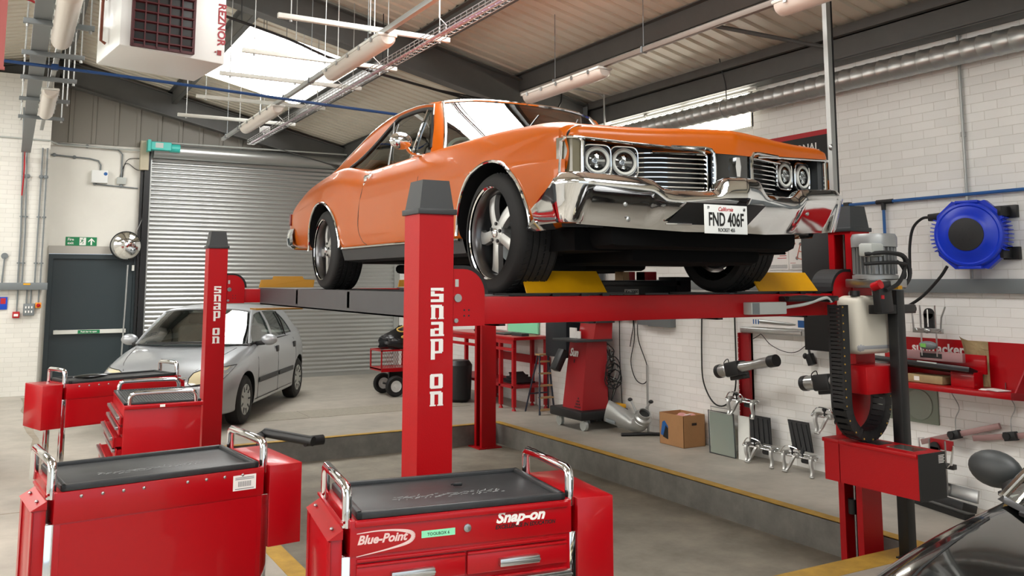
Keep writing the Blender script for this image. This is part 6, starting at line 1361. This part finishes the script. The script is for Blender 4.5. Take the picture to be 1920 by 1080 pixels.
wallbox('junction_box', 'small grey junction box right of the white control box', 'electrical box', 1.55, 1.70, 3.52, 3.64, YF, LTGREY)
def conduit(lab, pts, r=.012, m_=GALVMATT, sm=0, joints=(), grp='conduits on the far wall'):
    b = B(); b.tube(pts, r, 8, sm)
    for j in joints: b.ell(j, .032, .02, .032, 12, 8)
    return solo('conduit', b, m_, lab, 'pipe', grp)
y = YF - .025
conduit('upper curved conduit ending at the small grey junction box', [(.55, y, 4.17), (1.2, y, 4.15), (1.55, y, 4.13), (1.62, y, 4.05), (1.62, y, 3.64)], .014, GREYBOX, 0, ((1.05, y, 4.155),))
conduit('lower curved conduit ending at the white control box', [(.50, y, 3.97), (1.1, y, 3.94), (1.24, y, 3.91), (1.28, y, 3.84), (1.28, y, 3.74)], .014, GREYBOX, 0, ((.86, y, 3.95), (.55, y, 3.97)))
conduit('short conduit running right from under the white control box', [(1.20, y, 3.50), (1.9, y, 3.46)], .012, GREYBOX, 0, ((1.20, y, 3.51), (1.62, y, 3.49)))
for k, pts in enumerate(([(1.64, y, 3.64), (1.66, y, 3.85), (1.74, y, 3.98), (1.95, y, 4.0)], [(1.6, y, 3.62), (1.62, y, 3.75), (1.7, y, 3.9), (1.85, y, 3.80), (1.95, y, 3.78)])):
    b = B(); b.tube(pts, .006, 6, 6); solo('cable', b, BLACKMET, ('upper' if k == 0 else 'lower') + ' black cable between the junction box and the shutter rail', 'cable')
yp = 16.27
CONDS = [((.05, 4.65), (.12, 1.79)), ((.11, 4.65), (.18, 1.79)), ((.36, 4.0), (.36, 1.79)), ((.43, 4.0), (.44, 1.79))]
names = ('first from the left', 'second from the left', 'third from the left', 'rightmost')
for (a, c_), nm_ in zip(CONDS, names):
    b = B(); b.tube([(a[0], yp, a[1]), (c_[0], yp, 2.6), (c_[0], yp, c_[1])], .012, 8)
    for z in (2.1, 2.85): b.box(c_[0] - .03, c_[0] + .03, yp, yp + .03, z, z + .02)
    b.ell((a[0] if a[1] < 4.2 else c_[0] - .01, yp, 3.52), .035, .022, .035, 12, 8)
    solo('conduit', b, GREYBOX, 'vertical grey conduit on the brick pier, %s of four' % nm_, 'pipe', 'vertical conduits on the brick pier')
wallbox('cable_trunking', 'short grey trunking with a yellow warning label on the white brick pier', 'trunking', -1.2, .545, 1.68, 1.795, 16.29, GREYBOX, .1)
b = B(); b.box(.20, .30, 16.185, 16.19, 1.76, 1.785); solo('warning_label', b, YELLOW, 'small yellow warning label on the grey trunking of the brick pier', 'label')
for x, zb_, lab in ((.13, 1.33, 'grey conduit from the pier trunking down to the red call point'), (.26, 1.45, 'left conduit above the grey switch plate'), (.32, 1.45, 'right conduit above the grey switch plate'), (.43, 1.46, 'conduit above the orange emergency stop')):
    b = B(); b.tube([(x, yp, 1.68), (x, yp, zb_)], .011, 8); solo('conduit', b, GREYBOX, lab, 'pipe', 'short conduits below the pier trunking')
o = wallbox('switch_plate', 'grey six-gang light switch plate on the white brick pier', 'switch', .22, .38, 1.27, 1.46, 16.29, GREYBOX)
for i in range(3):
    for j in range(2):
        b = B(); b.box(.248 + .042 * i, .266 + .042 * i, 16.222, 16.23, 1.315 + .07 * j, 1.35 + .07 * j); part('rocker', b, LETTER, o)
o = wallbox('emergency_stop', 'orange emergency stop box with a red button on the white brick pier', 'switch', .39, .475, 1.39, 1.475, 16.29, mat('orange_box', (226, 142, 30), .45)); b = B(); b.lathe([(.026, 0), (.03, .015), (.02, .03), (0, .032)], (.432, 16.23, 1.432), (0, -1, 0), 18); part('button', b, RED, o)
o = wallbox('call_point', 'small red fire alarm call point on the white brick pier', 'alarm', .075, .175, 1.235, 1.335, 16.29, RED); b = B(); b.box(.095, .155, 16.226, 16.23, 1.262, 1.30); part('white_window', b, LETTER, o)
o = wallbox('mandatory_sign', 'blue and red safety sign at the left edge on the white brick pier', 'sign', -.3, -.005, 1.37, 1.57, 16.29, mat('sign_blue', (10, 70, 190), .5), .012); b = B(); b.box(-.1, -.03, 16.274, 16.278, 1.46, 1.55); part('red_panel', b, REDINK, o)
b = B(); b.lathe([(.05, 0), (.05, .03)], (-.085, 16.3, 2.22), (0, -1, 0), 18); b.tube([(-.085, yp, 2.2), (-.10, yp, 1.79)], .012, 8); solo('conduit_outlet', b, GREYBOX, 'round grey conduit box with a short drop at the left edge of the pier', 'conduit box')
b = B(); b.tube([(-1.5, 16.28, 4.16), (.45, 16.28, 4.13)], .014, 8); b.tube([(.45, 16.28, 4.13), (.60, YF - .06, 4.15), (2.0, YF - .1, 4.13)], .014, 8); b.tube([(2.0, YF - .12, 4.30), (6.0, YF - .45, 4.28)], .014, 8); solo('conduit', b, LTGREY, 'long pale conduit running across the far wall above the roller shutter', 'pipe')
# ================================================================== UNDER THE ROOF
h = thing('unit_heater', 'white box unit heater hung under the roof, maroon louvre and vertical maroon lettering', 'heater', (1.0, 7.7, 3.56), world=True)
hx = [(.633, 7.0), (1.385, 7.1)]
u = Vector((1.385 - .633, .10, 0)); L = u.length; u.normalize(); v = Vector((-u.y, u.x, 0))
o = Vector((.612, 7.0, 3.57)); 
def HP(a, d_, z): return o + u * a + v * d_ + Vector((0, 0, z))
b = B(); vv, ff = b.hexa([HP(0, 0, 0), HP(.79, 0, -.035), HP(.79, .75, -.035), HP(0, .75, 0), HP(0, 0, .62), HP(.79, 0, .62), HP(.79, .75, .62), HP(0, .75, .62)]); b._bev(vv, .012); part('casing', b, WHITE, h)
b = B(); b.obox(HP(.31, -.008, .245), u, (0, 0, 1), .225, .012, .235, .004); part('louvre_back', b, INK, h)
b = B()
for z in (.012, .478): b.obox(HP(.31, -.015, z), u, (0, 0, 1), .23, .014, .01)
for a in (.085, .535): b.obox(HP(a, -.015, .245), u, (0, 0, 1), .01, .014, .24)
for k in range(6): b.obox(HP(.31, -.02, .05 + .075 * k), u, (0, .45, 1), .22, .016, .006)
for a in (.17, .26, .35, .44): b.obox(HP(a, -.03, .245), u, (0, 0, 1), .005, .005, .235)
part('louvre', b, BROWNSTONE, h, 'maroon louvre grille')
b = B(); b.text('REZNOR', HP(.73, -.002, .46), (0, 0, -1), u, .085, .001, .0025, sx=1.03); part('lettering', b, mat('maroon_print', (150, 40, 50), .5), h, 'maroon vertical lettering')
b = B(); b.box(*[q for q in ()]) if False else b.obox(HP(.745, -.003, .055), u, (0, 0, 1), .016, .002, .02); b.obox(HP(.715, -.003, .058), u, (0, 0, 1), .006, .002, .006); part('badge', b, mat('maroon_badge', (130, 30, 36), .5), h)
b = B(); b.tube([HP(-.02, .4, .45), HP(-.05, .35, .45), HP(-.055, .35, .40), HP(-.055, .35, .10), HP(-.02, .35, .08)], .012, 8); b.tube([HP(-.055, .35, .42), HP(-.2, .3, .48), HP(-.7, .2, .56)], .008, 8); part('gas_pipe', b, mat('copper_pipe', (120, 70, 56), .4, .6), h)
for a, d_ in ((.05, .05), (.74, .05), (.05, .7), (.74, .7)):
    b = B(); p_ = HP(a, d_, .62); b.tube([p_, (p_.x, p_.y, zdeck(p_.x) - .03)], .006, 6); part('hanger_rod', b, GALVMATT, h)
# light fittings, tracks, hangers
def fitting(lab, x, y0, y1, z):
    t = thing('batten_light', lab, 'ceiling light', (x, (y0 + y1) / 2, z), 0, 'weatherproof batten lights', world=True)
    b = B(); n = 10; rows = []
    for i, (yy, k) in enumerate(((y0, .75), (y0 + .02, .95), (y0 + .06, 1), (y1 - .06, 1), (y1 - .02, .95), (y1, .75))):
        rows.append([(x + .082 * k * math.cos(a), yy, z + .055 - .085 * k * math.sin(a) * (1 if math.sin(a) > 0 else 0)) for a in [math.pi * q / n for q in range(n + 1)]])
    V = b.grid(rows); b._f(V[0]); b._f(V[-1][::-1]); part('diffuser', b, DIFF, t, 'pale ribbed diffuser', ang=50)
    b = B(); b.box(x - .088, x + .088, y0 - .004, y1 + .004, z + .055, z + .085, .012); bs = part('housing', b, OFFWHITE, t)
    for q in range(5):
        for sx in (-1, 1):
            b = B(); b.box(x + sx * .085, x + sx * .094, y0 + .15 + q * (y1 - y0 - .3) / 4, y0 + .18 + q * (y1 - y0 - .3) / 4, z + .035, z + .075); part('clip', b, STEEL, bs)
    return t
def track(lab, x, y0, y1, z, rods):
    t = thing('lighting_trunking', lab, 'lighting track', (x, (y0 + y1) / 2, z), 0, 'lighting trunking runs', world=True)
    b = B(); b.box(x - .022, x + .022, y0, y1, z, z + .045, .002); part('channel', b, TRACKSHADE if 'brownish' in lab else GALVMATT, t)
    for y in rods:
        b = B(); b.cyl((x, y, z + .045), (x, y, zdeck(x) - .02), .004, n=6); b.box(x - .03, x + .03, y - .012, y + .012, z - .004, z + .055); part('drop_rod', b, GREYBOX, t)
    return t
track('galvanised lighting trunking run above the orange car, left of the wire basket tray', 2.63, 3.0, 13.3, 3.885, (4.2, 5.6, 7.2, 8.9, 9.9, 11.0, 12.2, 13.0))
fitting('batten light with a pinkish diffuser over the roof of the orange car', 2.64, 6.75, 8.27, 3.80)
fitting('farther batten light at the left, near the roller shutter, on the same run', 2.63, 10.2, 11.85, 3.80)
track('brownish lighting trunking run to the right, over the bonnet of the orange car', 4.90, 3.2, 8.4, 3.885, (4.6, 6.2, 7.7))
fitting('batten light right of the roof of the orange car, on the right-hand run', 4.90, 6.80, 8.27, 3.80)
fitting('batten light at the top right edge of the picture by the slotted strut', 4.88, 3.2, 4.55, 3.80)
track('lighting trunking run near the left edge, under the ridge', .27, 4.4, 13.6, 3.885, (5.5, 7.5, 9.6, 11.9))
fitting('large near batten light at the top left edge of the picture', .27, 6.75, 8.27, 3.80)
fitting('smaller far batten light at the left, in front of the brick pier', .27, 10.5, 12.0, 3.80)
for i, (yb, lab) in enumerate(((7.15, 'nearest of the five white channel bars crossing above the lighting runs'), (8.43, 'second nearest of the five white channel bars, across the bright rooflight'), (9.5, 'middle one of the five white channel bars, across the bright rooflight'), (10.85, 'fourth of the five white channel bars, lit white by the rooflight'), (12.2, 'farthest of the five white channel bars, near the roller shutter'))):
    t = thing('channel_bar', lab, 'channel bar', (2.6, yb, 4.0), 0, 'channel bars crossing the lighting runs', world=True)
    b = B(); b.box(1.82, 3.4, yb - .02, yb + .02, 4.0, 4.042, .003); part('channel', b, OFFWHITE, t)
    for x in (1.93, 2.63, 3.3):
        b = B(); b.cyl((x, yb, 3.985), (x, yb, zdeck(x) - .02), .005, n=6); b.cyl((x, yb, 3.98), (x, yb, 4.0), .012, n=8); part('drop_rod', b, GALVMATT, t)
# wire basket tray
t = thing('wire_basket_tray', 'long wire mesh cable basket hung under the roof beside the lighting run', 'cable tray', (2.94, 9, 3.8), world=True)
x0, x1, z0, z1 = 2.90, 3.0, 3.80, 3.86
b = B()
for x, z in ((x0, z0), (x1, z0), (x0, z1), (x1, z1), ((x0 + x1) / 2, z0), (x0, (z0 + z1) / 2), (x1, (z0 + z1) / 2)): b.box(x - .0025, x + .0025, 3.2, 12.9, z - .0025, z + .0025)
y = 3.2
while y < 12.9: b.tube([(x0, y, z1), (x0, y, z0), (x1, y, z0), (x1, y, z1)], .0028, 4); y += .10
part('wire_mesh', b, GALVMATT, t)
b = B(); b.tube([(2.93, 3.2, 3.81), (2.96, 5, 3.812), (2.93, 7, 3.812), (2.96, 9, 3.812), (2.94, 12.8, 3.812)], .012, 6, 4); b.tube([(2.96, 3.2, 3.815), (2.92, 6, 3.815), (2.97, 9, 3.815), (2.96, 12.8, 3.815)], .009, 6, 4); part('cable', b, mat('lilac_cable', (176, 150, 168), .5), t)
for y in (5.0, 6.4, 7.9, 9.0, 10.3, 11.4, 12.4):
    b = B(); b.tube([(x1 + .01, y, z0), (x1 + .012, y, z1 + .06), (2.95, y, z1 + .11), (2.95, y, zdeck(2.95) - .02)], .005, 6); part('hanger', b, WHITE, t)
b = B(); b.box(2.9, 3.0, 12.0, 12.2, 3.87, 3.93, .006); part('junction_box', b, WHITE, t)
# trapeze hangers with red pipe near the left edge
for i, (yb, nm_) in enumerate(((7.75, 'nearest'), (8.85, 'second'), (9.95, 'third'), (11.15, 'fourth'), (12.4, 'farthest'))):
    t = thing('trapeze_hanger', 'grey trapeze hanger at the left under the ridge, %s of five' % nm_, 'hanger', (.24, yb, 3.84), 0, 'trapeze hangers under the ridge', world=True)
    b = B(); b.box(-.02, .49, yb - .02, yb + .02, 3.84, 3.882, .003); part('channel', b, GREYBOX, t)
    for x in (.01, .46):
        b = B(); b.cyl((x, yb, 3.82), (x, yb, zdeck(x) - .02), .006, n=6); b.cyl((x, yb, 3.815), (x, yb, 3.84), .012, n=8); part('drop_rod', b, GALVMATT, t)
t = thing('cable_tray', 'flat grey cable tray with red cables lying on the trapeze hangers', 'cable tray', (.12, 10, 3.9), world=True)
b = B(); b.box(.05, .186, 4, 16.1, 3.884, 3.89); b.box(.05, .054, 4, 16.1, 3.89, 3.92); b.box(.182, .186, 4, 16.1, 3.89, 3.92)
part('tray_channel', b, GREYBOX, t)
b = B(); b.tube([(.10, 4, 3.91), (.11, 8, 3.915), (.09, 12, 3.91), (.10, 15.9, 3.912), (.11, 16.1, 3.6), (.10, 16.27, 3.2)], .012, 6, 4); b.tube([(.16, 7.6, 3.92), (.05, 7.55, 3.96), (-.05, 7.5, 3.97), (-.5, 7.4, 4.0)], .01, 6, 4); part('red_cable', b, REDINK, t)
b = B(); b.tube([(-.6, 9.25, 3.86), (.5, 9.2, 3.82), (1.4, 9.2, 3.79), (3.3, 9.2, 3.715), (5.2, 9.2, 3.66)], .016, 8, 5); b.cyl((.23, 9.2, 3.83), (.29, 9.2, 3.83), .03, n=12)
solo('air_pipe', b, mat('dark_blue_pipe', (24, 62, 112), .4), 'dark blue air pipe crossing the hall below the roof, ending behind the car roof', 'pipe')
b = B(); b.tube([(1.75, 9.35, 4.62), (2.5, 9.35, 4.45), (3.19, 9.35, 4.25), (4.9, 9.35, 3.98)], .016, 8, 4); b.tube([(2.0, 9.35, 4.57), (1.98, 9.35, 5.2)], .006, 6); b.tube([(3.6, 9.35, 4.18), (3.6, 9.35, 4.9)], .006, 6)
solo('gas_pipe', b, BLACKMET, 'thin black pipe sloping across in front of the roof beam behind the lights', 'pipe')
b = B(); b.tube([(4.2, 9.3, 4.07), (5.5, 9.3, 3.98), (5.9, 9.2, 4.0), (5.95, 9.2, 4.35)], .01, 6, 4); solo('cable', b, BLACKMET, 'dark cable drooping from the roof beam by the right-hand lighting run', 'cable')
b = B(); b.obox((4.15, 9.2, 4.62), (1, 0, -.2), (0, 0, 1), .07, .03, .025, .01); solo('roof_sensor', b, BLACK, 'small black object fixed under the roof deck above the orange car', 'sensor')
b = B(); b.tube([(5.65, 6.3, zdeck(5.65) - .2), (6.88, 5.5, 3.98)], .022, 8); solo('roof_brace', b, BEAM, 'slim dark brace from the purlin to the eaves near the slotted strut', 'brace')
b = B(); b.grid([[(x, 5.0 + .01 * math.sin(k), z) for k, x in enumerate((-.75, -.55, -.35, -.2, -.085))] for z in (2.88, 3.3, 4.2)]); b.box(-.75, -.08, 4.99, 5.01, 2.87, 2.885); solo('red_banner', b, mat('faded_red_cloth', (176, 92, 88), .6), 'faded red hanging panel at the top left corner of the picture', 'banner')
b = B(); b.cyl((-.7, 5, 4.2), (-.7, 5, zdeck(-.7) - .02), .006, n=6); b.cyl((-.12, 5, 4.2), (-.12, 5, zdeck(-.12) - .02), .006, n=6); b.box(-.77, -.07, 4.985, 5.015, 4.19, 4.22); solo('banner_rail', b, GALVMATT, 'galvanised rail holding the faded red hanging panel', 'rail')
